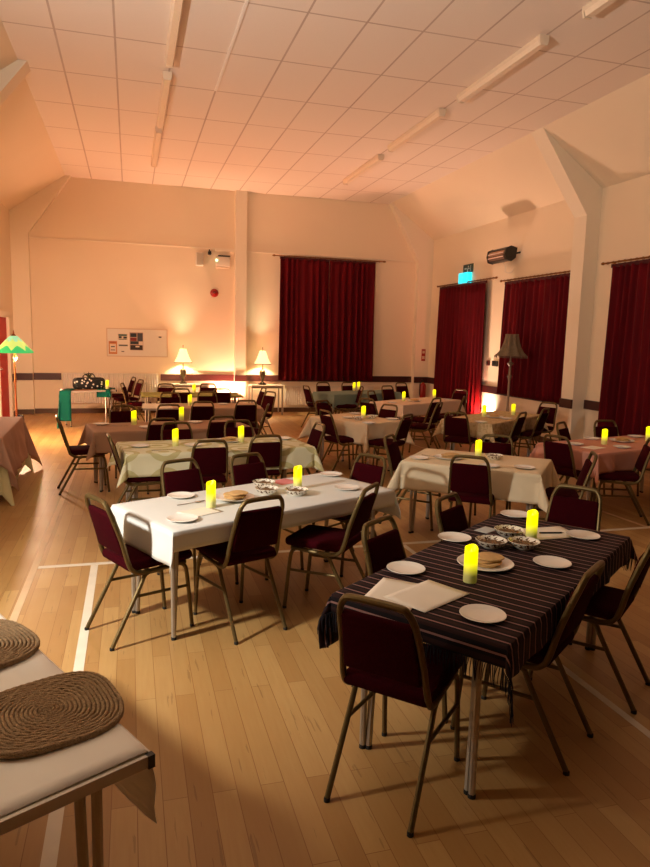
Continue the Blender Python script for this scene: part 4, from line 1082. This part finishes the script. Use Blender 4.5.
uplighter(6.62, 11.95, 'floor uplighter between the right wall curtains', 0)
uplighter(-1.95, 13.2, 'floor uplighter by the red door', 0)
PK = (1, .38, .23)
light('uplight_back', 'SPOT', (2.08, 14.72, .19), 230, PK, .05, (2.1, 14.9, 3.0), spot_size=R(150), spot_blend=.9)
light('uplight_back_white', 'SPOT', (1.95, 14.70, .19), 7, (1, .72, .55), .05, (2.0, 15.0, .6), spot_size=R(120), spot_blend=1)
light('uplight_right', 'SPOT', (6.62, 11.95, .19), 90, (1, .22, .14), .05, (6.84, 12.25, .5), spot_size=R(96), spot_blend=1)
light('uplight_right_white', 'SPOT', (6.60, 11.85, .19), 50, (1, .82, .62), .05, (6.84, 11.85, .45), spot_size=R(84), spot_blend=1)
light('added_right_fill', 'SPOT', (5.95, 12.3, .24), 230, (1, .60, .41), .16, (5.4, 10.6, 4.5), spot_size=R(120), spot_blend=1)  # added fill light to brighten the right slope, ceiling and wall
light('uplight_left', 'SPOT', (-1.95, 13.2, .19), 190, (1, .54, .32), .05, (1.5, 11.6, 3.6), spot_size=R(140), spot_blend=1)
light('green_lamp_bulb', 'POINT', (-1.67, 11.06, 1.24), 170, (1, .60, .38), .05)
light('side_wall_spot', 'SPOT', (-2.05, 2.75, 2.05), 310, (1, .96, .86), .10, (-.1, 3.9, .2), spot_size=R(84), spot_blend=1)
light('side_wall_lamp', 'POINT', (-2.05, 2.75, 2.10), 20, (1, .86, .66), .10)
light('side_wall_up', 'SPOT', (-2.05, 2.75, 2.20), 560, (1, .90, .80), .10, (.6, 4.9, 4.78), spot_size=R(112), spot_blend=1)
uplighter(5.95, 12.3, 'added floor uplighter hidden behind the tables, a fill for the right side', 0)  # made-up fixture carrying the added fill on the right

w = bpy.data.worlds.new('World'); bpy.context.scene.world = w; w.use_nodes = True
w.node_tree.nodes['Background'].inputs[0].default_value = (1, .8, .6, 1)
w.node_tree.nodes['Background'].inputs[1].default_value = 0.02

# ------------------------------------------------------------------ camera
cam = bpy.data.cameras.new('camera'); co = bpy.data.objects.new('camera', cam); COL.objects.link(co)
r_ = Vector((0.9608835615, -0.2758196552, 0.0250259671)); u_ = Vector((0.0146153330, 0.1407362361, 0.9899392425)); f_ = Vector((0.2765667610, 0.9508505822, -0.1392623319))
M = Matrix((r_, u_, -f_)).transposed().to_4x4(); M.translation = Vector((0, 0, 1.68)); co.matrix_world = M
cam.sensor_fit = 'VERTICAL'; cam.sensor_height = 36; cam.lens = 671.6713 / 867 * 36; cam.clip_start = .02
sc = bpy.context.scene; sc.camera = co
sc.view_settings.view_transform = 'Standard'; sc.view_settings.look = 'None'; sc.view_settings.exposure = EXPO; sc.view_settings.gamma = 1
sc.cycles.max_bounces = 8; sc.cycles.diffuse_bounces = 5; sc.cycles.use_denoising = True
sc.cycles.sample_clamp_indirect = 4
